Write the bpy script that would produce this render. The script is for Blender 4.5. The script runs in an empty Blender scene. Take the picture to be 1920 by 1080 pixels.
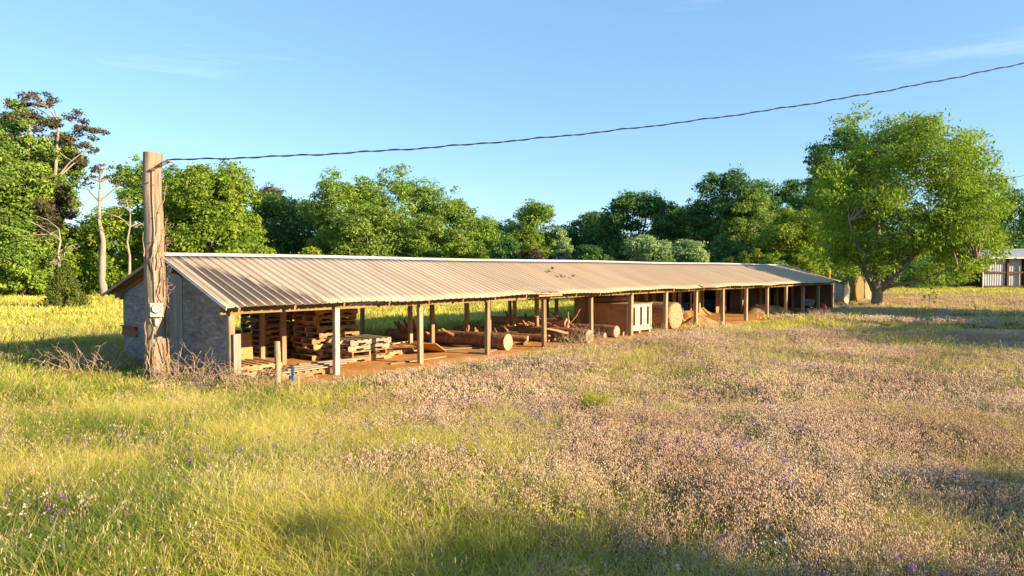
import bpy, math, random
import numpy as np
from mathutils import Vector, Matrix

# ------------------------------------------------------------------ camera, sky, sun, exposure
scene = bpy.context.scene
COL = scene.collection
H = 2.44                       # camera height over the shed floor
PITCH = math.radians(1.61)
cam_d = bpy.data.cameras.new('camera')
cam_d.sensor_width = 36; cam_d.lens = 24
cam_d.clip_start = 0.05; cam_d.clip_end = 5000
cam = bpy.data.objects.new('camera', cam_d); COL.objects.link(cam)
cam.location = (0, 0, H)
cam.rotation_euler = (math.radians(90) - PITCH, 0, 0)
scene.camera = cam

SUN_EL = math.radians(17.5)
SX, SY = 0.901, -0.435          # horizontal direction towards the sun
w = bpy.data.worlds.new('World'); scene.world = w; w.use_nodes = True
wn = w.node_tree.nodes; wl = w.node_tree.links
bg = wn['Background']; bg.inputs['Strength'].default_value = 0.088
sky = wn.new('ShaderNodeTexSky'); sky.sky_type = 'NISHITA'; sky.sun_disc = False
sky.sun_elevation = SUN_EL; sky.sun_rotation = math.atan2(SX, SY)
sky.air_density = 1.0; sky.dust_density = 0.2; sky.ozone_density = 2.2
# a few thin wisps of cloud high in the sky
tcw = wn.new('ShaderNodeTexCoord'); mpw = wn.new('ShaderNodeMapping'); mpw.inputs['Scale'].default_value = (1.5, 1.5, 16); mpw.inputs['Rotation'].default_value = (0, 0.06, 0)
nzw = wn.new('ShaderNodeTexNoise'); nzw.inputs['Scale'].default_value = 1.6; nzw.inputs['Detail'].default_value = 8; nzw.inputs['Roughness'].default_value = 0.6
mrw = wn.new('ShaderNodeMapRange'); mrw.inputs['From Min'].default_value = 0.60; mrw.inputs['From Max'].default_value = 0.78; mrw.inputs['To Max'].default_value = 0.10
mxw = wn.new('ShaderNodeMix'); mxw.data_type = 'RGBA'; mxw.inputs[7].default_value = (9, 9.5, 10, 1)
wl.new(tcw.outputs['Generated'], mpw.inputs[0]); wl.new(mpw.outputs[0], nzw.inputs['Vector']); wl.new(nzw.outputs[0], mrw.inputs['Value'])
wl.new(mrw.outputs[0], mxw.inputs[0]); hz_ = wn.new('ShaderNodeMix'); hz_.data_type = 'RGBA'; hz_.blend_type = 'MULTIPLY'; hz_.inputs[0].default_value = 1.0; hz_.inputs[7].default_value = (0.93, 1.05, 1.2, 1)
hm_ = wn.new('ShaderNodeMix'); hm_.data_type = 'RGBA'; hm_.inputs[0].default_value = 0.38; hm_.inputs[7].default_value = (1.55, 2.95, 4.3, 1)   # even summer haze
wl.new(sky.outputs[0], hz_.inputs[6]); wl.new(hz_.outputs[2], hm_.inputs[6]); wl.new(hm_.outputs[2], mxw.inputs[6]); wl.new(mxw.outputs[2], bg.inputs['Color'])

sd = bpy.data.lights.new('sun', 'SUN'); sd.energy = 5.0; sd.angle = math.radians(0.3)
sd.color = (1.0, 0.77, 0.46)
sun = bpy.data.objects.new('sun', sd); COL.objects.link(sun)
sdir = Vector((SX * math.cos(SUN_EL), SY * math.cos(SUN_EL), math.sin(SUN_EL)))
sun.rotation_euler = (-sdir).to_track_quat('-Z', 'Y').to_euler()
sun.location = (30, -15, 20)

vs = scene.view_settings
vs.view_transform = 'Standard'; vs.look = 'None'; vs.gamma = 1; vs.use_curve_mapping = False
vs.exposure = 1.4
scene.cycles.max_bounces = 4; scene.cycles.diffuse_bounces = 3; scene.cycles.transmission_bounces = 4
scene.cycles.transparent_max_bounces = 4

# ------------------------------------------------------------------ helpers
def thing(name, label, cat, loc=(0, 0, 0), rotz=0.0, group=None):
    o = bpy.data.objects.new(name, None); COL.objects.link(o)
    o.empty_display_size = 0.2
    o.location = loc; o.rotation_euler = (0, 0, rotz)
    return tag(o, label, cat, group)

def tag(o, label=None, cat=None, group=None, kind=None):
    if label: o['label'] = label
    if cat: o['category'] = cat
    if group: o['group'] = group
    if kind: o['kind'] = kind
    return o

def copy_tree(o, parent=None):
    c = o.copy(); COL.objects.link(c); c.parent = parent
    for ch in list(o.children):
        copy_tree(ch, c)
    return c

def fast_mesh(name, verts, faces, mats, midx=None, smooth=False):
    """verts (N,3), faces (M,k) with constant k"""
    me = bpy.data.meshes.new(name)
    verts = np.asarray(verts, np.float32); faces = np.asarray(faces, np.int32)
    m, k = faces.shape
    me.vertices.add(len(verts)); me.vertices.foreach_set('co', verts.ravel())
    me.loops.add(m * k); me.loops.foreach_set('vertex_index', faces.ravel())
    me.polygons.add(m); me.polygons.foreach_set('loop_start', np.arange(0, m * k, k, dtype=np.int32))
    for mt in mats: me.materials.append(mt)
    if midx is not None: me.polygons.foreach_set('material_index', np.asarray(midx, np.int32))
    if smooth: me.polygons.foreach_set('use_smooth', np.ones(m, bool))
    me.update(calc_edges=True)
    return me

def link(name, me, parent=None, loc=(0, 0, 0)):
    o = bpy.data.objects.new(name, me); COL.objects.link(o); o.parent = parent; o.location = loc
    return o

class MB:
    """collects boxes, tubes and sheets; build() links them as one mesh object"""
    def __init__(s): s.v = []; s.f = []; s.sm = []
    def add(s, vs_, fs_, smooth=False):
        b = len(s.v); s.v.extend([tuple(p) for p in vs_])
        s.f.extend([tuple(b + i for i in f) for f in fs_]); s.sm.extend([smooth] * len(fs_)); return s
    def box(s, c, size, rot=None, jit=0.0):
        x, y, z = [a / 2 for a in size]
        P = [Vector((sx * x, sy * y, sz * z)) for sz in (-1, 1) for sy in (-1, 1) for sx in (-1, 1)]
        if jit: P = [p + Vector((random.uniform(-jit, jit), random.uniform(-jit, jit), random.uniform(-jit, jit))) for p in P]
        if rot is not None: P = [rot @ p for p in P]
        c = Vector(c); P = [p + c for p in P]
        return s.add(P, [(0, 2, 3, 1), (4, 5, 7, 6), (0, 1, 5, 4), (2, 6, 7, 3), (0, 4, 6, 2), (1, 3, 7, 5)])
    def bar(s, a, b, wd, th):
        a = Vector(a); b = Vector(b); d = b - a
        q = d.to_track_quat('X', 'Z').to_matrix()
        return s.box((a + b) / 2, (d.length, wd, th), q)
    def tube(s, pts, radii, n=8, caps=True, wob=0.0, smooth=True):
        pts = [Vector(p) for p in pts]; rings = []
        up = None
        for i, p in enumerate(pts):
            d = (pts[min(i + 1, len(pts) - 1)] - pts[max(i - 1, 0)]).normalized()
            if up is None: up = Vector((0, 0, 1)) if abs(d.z) < 0.9 else Vector((1, 0, 0))
            a = d.cross(up).normalized(); up = a.cross(d).normalized()
            r = radii[i] if hasattr(radii, '__len__') else radii
            rings.append([p + (a * math.cos(2 * math.pi * k / n) + up * math.sin(2 * math.pi * k / n)) * r * (1 + random.uniform(-wob, wob)) for k in range(n)])
        vv = [q for r in rings for q in r]; ff = []
        for i in range(len(pts) - 1):
            for k in range(n):
                ff.append((i * n + k, i * n + (k + 1) % n, (i + 1) * n + (k + 1) % n, (i + 1) * n + k))
        s.add(vv, ff, smooth)
        if caps:
            s.add(rings[0], [tuple(range(n))[::-1]]); s.add(rings[-1], [tuple(range(n))])
        return s
    def lathe(s, prof, n=20, c=(0, 0, 0), smooth=True, wob=0.0):
        vv = []; ff = []
        for r, z in prof:
            for k in range(n):
                a = 2 * math.pi * k / n; rr = r * (1 + random.uniform(-wob, wob))
                vv.append((c[0] + rr * math.cos(a), c[1] + rr * math.sin(a), c[2] + z))
        for i in range(len(prof) - 1):
            for k in range(n):
                ff.append((i * n + k, i * n + (k + 1) % n, (i + 1) * n + (k + 1) % n, (i + 1) * n + k))
        return s.add(vv, ff, smooth)
    def prism(s, poly, axis_vec, ori=None):
        n = len(poly); a = Vector(axis_vec)
        P = [Vector(p) for p in poly]
        vv = P + [p + a for p in P]
        ff = [tuple(range(n))[::-1], tuple(range(n, 2 * n))]
        ff += [(k, (k + 1) % n, n + (k + 1) % n, n + k) for k in range(n)]
        return s.add(vv, ff)
    def build(s, name, mat, parent=None, loc=(0, 0, 0), bevel=0.0):
        me = bpy.data.meshes.new(name); me.from_pydata(s.v, [], s.f)
        for p, q in zip(me.polygons, s.sm): p.use_smooth = q
        me.materials.append(mat); me.update()
        o = link(name, me, parent, loc)
        if bevel:
            b = o.modifiers.new('bevel', 'BEVEL'); b.width = bevel; b.segments = 1; b.limit_method = 'ANGLE'
        return o

F = 1280.0
def at(px, py, z=0.0):
    """ground point (height z) seen at photo pixel px, py"""
    x = (px - 960) / F; u = -(py - 540) / F
    dy = math.cos(PITCH) + u * math.sin(PITCH); dz = -math.sin(PITCH) + u * math.cos(PITCH)
    t = (z - H) / dz
    return Vector((x * t, dy * t, z))
def zat(py, d): return H - (py - 504) / F * d
def xat(px, d): return (px - 960) / F * d

# shed frame: U along the shed, W into it
P0 = Vector((-5.62, 13.6, 0)); UA = math.atan2(0.7381, 0.6747)
U = Vector((0.6747, 0.7381, 0)); V = Vector((-0.7381, 0.6747, 0))
def S(u, w_, z=0.0): return P0 + U * u + V * w_ + Vector((0, 0, z))

def vnoise(x, y, seed=0):
    x = np.asarray(x, float); y = np.asarray(y, float)
    xi = np.floor(x).astype(np.int64); yi = np.floor(y).astype(np.int64); xf = x - xi; yf = y - yi
    def h(a, b):
        n = (a * 374761393 + b * 668265263 + seed * 982451653) & 0x7fffffff
        n = (n ^ (n >> 13)) * 1274126177 & 0x7fffffff
        return ((n ^ (n >> 16)) & 0xffff) / 65535.0
    sx = xf * xf * (3 - 2 * xf); sy = yf * yf * (3 - 2 * yf)
    return (h(xi, yi) * (1 - sx) + h(xi + 1, yi) * sx) * (1 - sy) + (h(xi, yi + 1) * (1 - sx) + h(xi + 1, yi + 1) * sx) * sy
def fbm(x, y, seed=0):
    return 0.55 * vnoise(x, y, seed) + 0.3 * vnoise(x * 2.1, y * 2.1, seed + 7) + 0.15 * vnoise(x * 4.3, y * 4.3, seed + 13)

# ------------------------------------------------------------------ materials
def new_mat(name):
    m = bpy.data.materials.new(name); m.use_nodes = True
    return m, m.node_tree.nodes, m.node_tree.links

def ramp(nodes, stops):
    r = nodes.new('ShaderNodeValToRGB'); e = r.color_ramp.elements
    while len(e) < len(stops): e.new(0.5)
    for el, (p, c) in zip(e, stops): el.position = p; el.color = (*c, 1)
    return r

def surf(name, c1, c2, scale=(4, 4, 4), rough=0.85, detail=6, bump=0.3, c3=None, spec=0.2, rnd=0.0, dist=0.01, fine=None):
    """two- or three-tone noise surface in object space"""
    m, n, l = new_mat(name); b = n['Principled BSDF']
    tc = n.new('ShaderNodeTexCoord'); mp = n.new('ShaderNodeMapping'); mp.inputs['Scale'].default_value = scale
    nz = n.new('ShaderNodeTexNoise'); nz.inputs['Scale'].default_value = 1.0; nz.inputs['Detail'].default_value = detail
    nz.inputs['Roughness'].default_value = 0.65
    l.new(tc.outputs['Object'], mp.inputs[0]); l.new(mp.outputs[0], nz.inputs['Vector'])
    st = [(0.32, c1), (0.68, c2)] if c3 is None else [(0.28, c1), (0.5, c2), (0.72, c3)]
    r = ramp(n, st); l.new(nz.outputs['Fac'], r.inputs[0]); col = r.outputs[0]
    if rnd:
        oi = n.new('ShaderNodeObjectInfo'); hs = n.new('ShaderNodeHueSaturation'); mr = n.new('ShaderNodeMapRange')
        mr.inputs['To Min'].default_value = 1 - rnd; mr.inputs['To Max'].default_value = 1 + rnd
        l.new(oi.outputs['Random'], mr.inputs['Value']); l.new(mr.outputs[0], hs.inputs['Value'])
        l.new(col, hs.inputs['Color']); col = hs.outputs[0]
    l.new(col, b.inputs['Base Color']); b.inputs['Roughness'].default_value = rough
    b.inputs['Specular IOR Level'].default_value = spec
    if bump:
        bp = n.new('ShaderNodeBump'); bp.inputs['Strength'].default_value = bump; bp.inputs['Distance'].default_value = dist
        l.new(nz.outputs['Fac'], bp.inputs['Height']); l.new(bp.outputs[0], b.inputs['Normal'])
    return m

def leafy(name, c_dark, c_mid, c_light, trans=0.35, nscale=0.5, world=True):
    """leaf or blade: diffuse + translucent, varied per leaf and by clump"""
    m, n, l = new_mat(name); n.remove(n['Principled BSDF'])
    out = n['Material Output']
    ge = n.new('ShaderNodeNewGeometry'); nz = n.new('ShaderNodeTexNoise'); nz.inputs['Scale'].default_value = nscale
    nz.inputs['Detail'].default_value = 3
    l.new(ge.outputs['Position'], nz.inputs['Vector'])
    mx = n.new('ShaderNodeMath'); mx.operation = 'MULTIPLY_ADD'; mx.inputs[1].default_value = 0.45; 
    oi = n.new('ShaderNodeObjectInfo')
    l.new(ge.outputs['Random Per Island'], mx.inputs[0])
    sub = n.new('ShaderNodeMath'); sub.operation = 'SUBTRACT'; sub.inputs[1].default_value = 0.22
    l.new(nz.outputs['Fac'], sub.inputs[0]); l.new(sub.outputs[0], mx.inputs[2])
    r = ramp(n, [(0.2, c_dark), (0.5, c_mid), (0.8, c_light)]); l.new(mx.outputs[0], r.inputs[0])
    df = n.new('ShaderNodeBsdfDiffuse'); tr = n.new('ShaderNodeBsdfTranslucent'); ms = n.new('ShaderNodeMixShader')
    ms.inputs[0].default_value = trans
    l.new(r.outputs[0], df.inputs[0]); l.new(r.outputs[0], tr.inputs[0])
    l.new(df.outputs[0], ms.inputs[1]); l.new(tr.outputs[0], ms.inputs[2]); l.new(ms.outputs[0], out.inputs['Surface'])
    return m

M = {}
M['post'] = surf('weathered_post_wood', (0.16, 0.10, 0.06), (0.34, 0.24, 0.15), (9, 9, 1.2), c3=(0.42, 0.33, 0.24), rnd=0.2)
M['whitepost'] = surf('whitewashed_post', (0.232, 0.194, 0.157), (0.477, 0.426, 0.365), (8, 8, 2.5), c3=(0.530, 0.484, 0.428))
M['beam'] = surf('beam_wood', (0.22, 0.13, 0.06), (0.40, 0.26, 0.13), (1.5, 9, 9), rnd=0.15)
M['rafter'] = surf('rafter_wood', (0.20, 0.11, 0.05), (0.36, 0.22, 0.11), (9, 1.5, 9), rnd=0.2)
M['pallet'] = surf('pallet_wood', (0.22, 0.11, 0.05), (0.40, 0.23, 0.11), (3, 3, 9), c3=(0.50, 0.33, 0.18), rnd=0.28)
M['pallet_grey'] = surf('pallet_wood_bleached', (0.207, 0.162, 0.117), (0.341, 0.277, 0.203), (3, 3, 9), c3=(0.378, 0.324, 0.256), rnd=0.15)
M['plank'] = surf('plank_wood', (0.30, 0.18, 0.09), (0.50, 0.35, 0.20), (2, 9, 9), rnd=0.25)
M['ply'] = surf('plywood_brown', (0.338, 0.175, 0.072), (0.494, 0.288, 0.132), (2, 2, 6), rnd=0.15)
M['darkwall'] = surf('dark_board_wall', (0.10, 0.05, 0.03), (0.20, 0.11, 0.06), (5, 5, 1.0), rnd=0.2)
M['crate_white'] = surf('white_painted_board', (0.304, 0.254, 0.192), (0.450, 0.404, 0.336), (1.5, 3, 6), c3=(0.487, 0.445, 0.378))
M['black'] = surf('black_slot', (0.01, 0.01, 0.01), (0.025, 0.02, 0.02), bump=0)
M['bark'] = surf('log_bark', (0.114, 0.053, 0.027), (0.332, 0.167, 0.088), (9, 9, 9), c3=(0.459, 0.274, 0.155), bump=0.8, dist=0.03, rnd=0.2)
M['cutwood'] = surf('sawn_log_end', (0.214, 0.152, 0.094), (0.333, 0.264, 0.187), (12, 12, 12), c3=(0.375, 0.315, 0.244), rnd=0.12)
M['trunk'] = surf('tree_bark', (0.051, 0.043, 0.034), (0.170, 0.136, 0.102), (5, 5, 1.5), c3=(0.272, 0.230, 0.178), bump=0.8, dist=0.05)
M['deadwood'] = surf('bleached_deadwood', (0.230, 0.187, 0.144), (0.396, 0.346, 0.288), (4, 4, 2), bump=0.5, dist=0.04)
M['grey_sheet'] = surf('galvanised_sheet', (0.30, 0.30, 0.31), (0.50, 0.50, 0.51), (2, 2, 1), rough=0.5, spec=0.4)
M['redsteel'] = surf('dark_red_steel', (0.06, 0.025, 0.02), (0.12, 0.05, 0.04), (2, 2, 2), rough=0.6)
M['whitemetal'] = surf('bright_ridge_metal', (0.546, 0.487, 0.408), (0.704, 0.652, 0.578), (0.5, 3, 3), rough=0.5, spec=0.4)
M['meter'] = surf('meter_box_enamel', (0.468, 0.433, 0.370), (0.577, 0.540, 0.474), (6, 6, 6), rough=0.5, spec=0.4)
M['meter_ring'] = surf('meter_ring', (0.14, 0.13, 0.12), (0.24, 0.22, 0.2), (6, 6, 6), rough=0.4, bump=0)
M['meter_face'] = surf('meter_face', (0.577, 0.547, 0.488), (0.640, 0.608, 0.555), (6, 6, 6), rough=0.25, bump=0, spec=0.5)
M['conduit'] = surf('conduit_grey', (0.294, 0.258, 0.224), (0.406, 0.360, 0.310), (6, 6, 2), rough=0.6)
M['wire'] = surf('cable_black', (0.012, 0.012, 0.014), (0.03, 0.03, 0.03), bump=0, rough=0.6)
M['vine'] = surf('dry_vine', (0.24, 0.15, 0.09), (0.44, 0.31, 0.20), (9, 9, 9), bump=0)
M['bramble'] = surf('dry_bramble', (0.26, 0.17, 0.11), (0.48, 0.35, 0.24), (9, 9, 9), bump=0)
M['blue'] = surf('blue_paint', (0.010, 0.054, 0.210), (0.020, 0.090, 0.294), (8, 8, 8), rough=0.5, bump=0)
M['tub'] = surf('blue_plastic', (0.01, 0.10, 0.30), (0.02, 0.16, 0.42), (4, 4, 4), rough=0.45, bump=0)
M['hay'] = surf('round_bale_hay', (0.190, 0.123, 0.064), (0.361, 0.255, 0.144), (14, 3, 14), c3=(0.437, 0.326, 0.200), bump=1.0, dist=0.04)
M['hay_green'] = surf('round_bale_greenish', (0.148, 0.114, 0.042), (0.267, 0.201, 0.083), (12, 3, 12), bump=1.0, dist=0.04)
M['wrap'] = surf('pale_bale_wrap', (0.328, 0.334, 0.252), (0.468, 0.471, 0.385), (3, 3, 3), rough=0.4, spec=0.5)
M['loosehay'] = surf('loose_hay', (0.20, 0.11, 0.05), (0.42, 0.27, 0.12), (14, 14, 14), c3=(0.50, 0.36, 0.18), bump=1.0, dist=0.05)
M['claypile'] = surf('clay_heap', (0.34, 0.17, 0.06), (0.48, 0.27, 0.10), (7, 7, 7), bump=0.8, dist=0.05)
M['greymetal'] = surf('grey_tray_metal', (0.22, 0.20, 0.19), (0.38, 0.35, 0.33), (6, 6, 6), rough=0.55)
M['red'] = surf('red_paint', (0.40, 0.03, 0.02), (0.55, 0.06, 0.04), (6, 6, 6), bump=0)
M['rubber'] = surf('black_rubber', (0.012, 0.012, 0.012), (0.03, 0.03, 0.03), bump=0)
M['rust'] = surf('rusty_steel', (0.16, 0.05, 0.02), (0.34, 0.13, 0.06), (9, 9, 9))
M['bird_dark'] = surf('dark_plumage', (0.03, 0.025, 0.025), (0.07, 0.06, 0.05), (40, 40, 40), bump=0)
M['bird_pale'] = surf('pale_plumage', (0.5, 0.47, 0.42), (0.72, 0.69, 0.63), (40, 40, 40), bump=0)
M['yellow'] = surf('yellow_stake', (0.6, 0.35, 0.02), (0.7, 0.45, 0.04), (4, 4, 4), bump=0)

M['leaf_mid'] = leafy('leaves_mid_green', (0.089, 0.167, 0.034), (0.222, 0.346, 0.063), (0.382, 0.501, 0.086))
M['leaf_bright'] = leafy('leaves_bright_green', (0.101, 0.181, 0.028), (0.222, 0.329, 0.046), (0.352, 0.429, 0.070))
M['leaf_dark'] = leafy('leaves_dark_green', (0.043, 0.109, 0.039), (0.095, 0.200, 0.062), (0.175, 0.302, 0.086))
M['leaf_olive'] = leafy('leaves_olive', (0.095, 0.162, 0.037), (0.202, 0.309, 0.065), (0.331, 0.442, 0.092))
M['leaf_brown'] = leafy('leaves_brown', (0.050, 0.048, 0.026), (0.115, 0.105, 0.055), (0.19, 0.155, 0.085), trans=0.25)
M['leaf_pale'] = leafy('leaves_pale', (0.161, 0.255, 0.112), (0.275, 0.404, 0.168), (0.413, 0.531, 0.224))
M['leaf_yellow'] = leafy('leaves_yellow_green', (0.170, 0.204, 0.034), (0.340, 0.374, 0.051), (0.510, 0.493, 0.085))
M['leaf_lime'] = leafy('leaves_walnut', (0.112, 0.204, 0.025), (0.253, 0.376, 0.045), (0.373, 0.504, 0.069), nscale=0.35)
M['needle'] = leafy('cedar_needles', (0.045, 0.075, 0.018), (0.120, 0.158, 0.033), (0.210, 0.240, 0.053), trans=0.15)
M['g_green'] = leafy('grass_green', (0.138, 0.203, 0.020), (0.371, 0.406, 0.050), (0.634, 0.595, 0.100), trans=0.4, nscale=0.3)
M['g_deep'] = leafy('grass_deep_green', (0.060, 0.134, 0.020), (0.140, 0.235, 0.035), (0.240, 0.325, 0.060), trans=0.4, nscale=0.5)
M['g_yellow'] = leafy('grass_yellowing', (0.413, 0.406, 0.050), (0.689, 0.622, 0.110), (0.850, 0.785, 0.200), trans=0.4, nscale=0.3)
M['g_straw'] = leafy('grass_straw', (0.34, 0.26, 0.11), (0.54, 0.43, 0.21), (0.68, 0.57, 0.33), trans=0.3, nscale=0.4)
M['g_head'] = leafy('clover_heads', (0.42, 0.28, 0.19), (0.68, 0.50, 0.36), (0.82, 0.66, 0.50), trans=0.3, nscale=0.4)
M['g_stem'] = leafy('clover_stems', (0.18, 0.14, 0.055), (0.36, 0.27, 0.12), (0.50, 0.38, 0.20), trans=0.3, nscale=0.6)
M['g_purple'] = leafy('purple_petals', (0.12, 0.05, 0.32), (0.22, 0.09, 0.48), (0.34, 0.18, 0.58), trans=0.3)
M['g_white'] = leafy('pale_seed_fluff', (0.5, 0.48, 0.4), (0.62, 0.6, 0.5), (0.7, 0.68, 0.6), trans=0.3)

def mat_ground():
    m, n, l = new_mat('meadow_soil'); b = n['Principled BSDF']
    ge = n.new('ShaderNodeNewGeometry')
    a = n.new('ShaderNodeTexNoise'); a.inputs['Scale'].default_value = 0.12; a.inputs['Detail'].default_value = 8; a.inputs['Roughness'].default_value = 0.7
    f = n.new('ShaderNodeTexNoise'); f.inputs['Scale'].default_value = 6; f.inputs['Detail'].default_value = 8; f.inputs['Roughness'].default_value = 0.75
    l.new(ge.outputs['Position'], a.inputs['Vector']); l.new(ge.outputs['Position'], f.inputs['Vector'])
    r1 = ramp(n, [(0.3, (0.14, 0.13, 0.035)), (0.5, (0.26, 0.22, 0.06)), (0.7, (0.36, 0.26, 0.11))]); l.new(a.outputs[0], r1.inputs[0])
    r2 = ramp(n, [(0.3, (0.35, 0.35, 0.3)), (0.7, (1.2, 1.2, 1.1))]); l.new(f.outputs[0], r2.inputs[0])
    mx = n.new('ShaderNodeMix'); mx.data_type = 'RGBA'; mx.blend_type = 'MULTIPLY'; mx.inputs[0].default_value = 1
    l.new(r1.outputs[0], mx.inputs[6]); l.new(r2.outputs[0], mx.inputs[7]); l.new(mx.outputs[2], b.inputs['Base Color'])
    b.inputs['Roughness'].default_value = 1; b.inputs['Specular IOR Level'].default_value = 0.05
    bp = n.new('ShaderNodeBump'); bp.inputs['Strength'].default_value = 1; bp.inputs['Distance'].default_value = 0.08
    l.new(f.outputs[0], bp.inputs['Height']); l.new(bp.outputs[0], b.inputs['Normal'])
    return m
M['ground'] = mat_ground()
M['dirt'] = surf('orange_clay_dirt', (0.30, 0.13, 0.045), (0.50, 0.25, 0.085), (1.1, 1.1, 1.1), c3=(0.56, 0.31, 0.12), detail=10, bump=0.8, dist=0.05, rough=1, spec=0.05)
M['reddirt'] = surf('bare_red_soil', (0.26, 0.15, 0.09), (0.40, 0.23, 0.14), (0.8, 0.8, 0.8), bump=0.6, dist=0.05, rough=1, spec=0.05)

def mat_roof():
    m, n, l = new_mat('ribbed_roof_metal'); b = n['Principled BSDF']
    tc = n.new('ShaderNodeTexCoord'); sp = n.new('ShaderNodeSeparateXYZ'); l.new(tc.outputs['Object'], sp.inputs[0])
    nz = n.new('ShaderNodeTexNoise'); nz.inputs['Scale'].default_value = 1; nz.inputs['Detail'].default_value = 6
    mp = n.new('ShaderNodeMapping'); mp.inputs['Scale'].default_value = (3.2, 0.35, 0.35)
    l.new(tc.outputs['Object'], mp.inputs[0]); l.new(mp.outputs[0], nz.inputs['Vector'])
    base = ramp(n, [(0.28, (0.34, 0.27, 0.20)), (0.5, (0.45, 0.37, 0.28)), (0.75, (0.53, 0.445, 0.345))]); l.new(nz.outputs[0], base.inputs[0])
    # broad rust tint along the middle of the roof
    nb = n.new('ShaderNodeTexNoise'); nb.inputs['Scale'].default_value = 0.16; nb.inputs['Detail'].default_value = 3
    l.new(tc.outputs['Object'], nb.inputs['Vector'])
    rb = ramp(n, [(0.42, (0, 0, 0)), (0.62, (0.55, 0.55, 0.55))]); l.new(nb.outputs[0], rb.inputs[0])
    m1 = n.new('ShaderNodeMix'); m1.data_type = 'RGBA'; l.new(rb.outputs[0], m1.inputs[0]); l.new(base.outputs[0], m1.inputs[6]); m1.inputs[7].default_value = (0.46, 0.32, 0.20, 1)
    # darker stripe in the valley beside each rib
    fr = n.new('ShaderNodeMath'); fr.operation = 'MODULO'; fr.inputs[1].default_value = 0.21
    ad = n.new('ShaderNodeMath'); ad.operation = 'ADD'; ad.inputs[1].default_value = 21.0 + 0.25
    l.new(sp.outputs[0], ad.inputs[0]); l.new(ad.outputs[0], fr.inputs[0])
    rr = ramp(n, [(0.0, (0.0,) * 3), (0.085, (0.0,) * 3), (0.11, (0.7,) * 3), (0.142, (0.7,) * 3), (0.147, (0,) * 3), (0.21, (0.15,) * 3)])
    l.new(fr.outputs[0], rr.inputs[0])
    m2 = n.new('ShaderNodeMix'); m2.data_type = 'RGBA'; l.new(rr.outputs[0], m2.inputs[0]); l.new(m1.outputs[2], m2.inputs[6]); m2.inputs[7].default_value = (0.20, 0.14, 0.115, 1)
    # dark stain at the near lower corner: u + 0.76 w < 1.15
    a1 = n.new('ShaderNodeMath'); a1.operation = 'MULTIPLY_ADD'; a1.inputs[1].default_value = 0.76
    l.new(sp.outputs[1], a1.inputs[0]); l.new(sp.outputs[0], a1.inputs[2])
    n2 = n.new('ShaderNodeTexNoise'); n2.inputs['Scale'].default_value = 1; n2.inputs['Detail'].default_value = 8; n2.inputs['Roughness'].default_value = 0.7
    mp2 = n.new('ShaderNodeMapping'); mp2.inputs['Scale'].default_value = (4.0, 1.0, 1.0); l.new(tc.outputs['Object'], mp2.inputs[0]); l.new(mp2.outputs[0], n2.inputs['Vector'])
    a2 = n.new('ShaderNodeMath'); a2.operation = 'MULTIPLY_ADD'; a2.inputs[1].default_value = 1.7; l.new(n2.outputs[0], a2.inputs[0]); l.new(a1.outputs[0], a2.inputs[2])
    rs = n.new('ShaderNodeMapRange'); rs.inputs['From Min'].default_value = 2.95; rs.inputs['From Max'].default_value = 2.55; rs.inputs['To Max'].default_value = 0.95
    l.new(a2.outputs[0], rs.inputs['Value'])
    edge = n.new('ShaderNodeMath'); edge.operation = 'GREATER_THAN'; edge.inputs[1].default_value = 0.0; l.new(sp.outputs[0], edge.inputs[0])
    mm = n.new('ShaderNodeMath'); mm.operation = 'MULTIPLY'; l.new(rs.outputs[0], mm.inputs[0]); l.new(edge.outputs[0], mm.inputs[1])
    ribtop = n.new('ShaderNodeMath'); ribtop.operation = 'LESS_THAN'; ribtop.inputs[1].default_value = 0.154; l.new(fr.outputs[0], ribtop.inputs[0])
    mm2 = n.new('ShaderNodeMath'); mm2.operation = 'MULTIPLY'; l.new(mm.outputs[0], mm2.inputs[0]); l.new(ribtop.outputs[0], mm2.inputs[1])
    m3 = n.new('ShaderNodeMix'); m3.data_type = 'RGBA'; l.new(mm2.outputs[0], m3.inputs[0]); l.new(m2.outputs[2], m3.inputs[6]); m3.inputs[7].default_value = (0.075, 0.055, 0.048, 1)
    sh1 = n.new('ShaderNodeMath'); sh1.operation = 'MULTIPLY_ADD'; sh1.inputs[1].default_value = 1 / 0.84; sh1.inputs[2].default_value = 100.3; l.new(sp.outputs[0], sh1.inputs[0])
    sh2 = n.new('ShaderNodeMath'); sh2.operation = 'FLOOR'; l.new(sh1.outputs[0], sh2.inputs[0])
    wn_ = n.new('ShaderNodeTexWhiteNoise'); wn_.noise_dimensions = '1D'; l.new(sh2.outputs[0], wn_.inputs['W'])
    vr = n.new('ShaderNodeMapRange'); vr.inputs['To Min'].default_value = 0.93; vr.inputs['To Max'].default_value = 1.08; l.new(wn_.outputs['Value'], vr.inputs['Value'])
    fz = n.new('ShaderNodeMapRange'); fz.inputs['From Min'].default_value = 10.4; fz.inputs['From Max'].default_value = 11.2; fz.inputs['To Max'].default_value = 0.38; l.new(sp.outputs[0], fz.inputs['Value'])
    m4 = n.new('ShaderNodeMix'); m4.data_type = 'RGBA'; l.new(fz.outputs[0], m4.inputs[0]); l.new(m3.outputs[2], m4.inputs[6]); m4.inputs[7].default_value = (0.42, 0.29, 0.165, 1)
    st_ = n.new('ShaderNodeTexNoise'); st_.inputs['Scale'].default_value = 1; st_.inputs['Detail'].default_value = 5
    mp4 = n.new('ShaderNodeMapping'); mp4.inputs['Scale'].default_value = (9, 0.55, 0.55); l.new(tc.outputs['Object'], mp4.inputs[0]); l.new(mp4.outputs[0], st_.inputs['Vector'])
    rs4 = ramp(n, [(0.58, (0, 0, 0)), (0.74, (0.45, 0.45, 0.45))]); l.new(st_.outputs[0], rs4.inputs[0])
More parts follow.
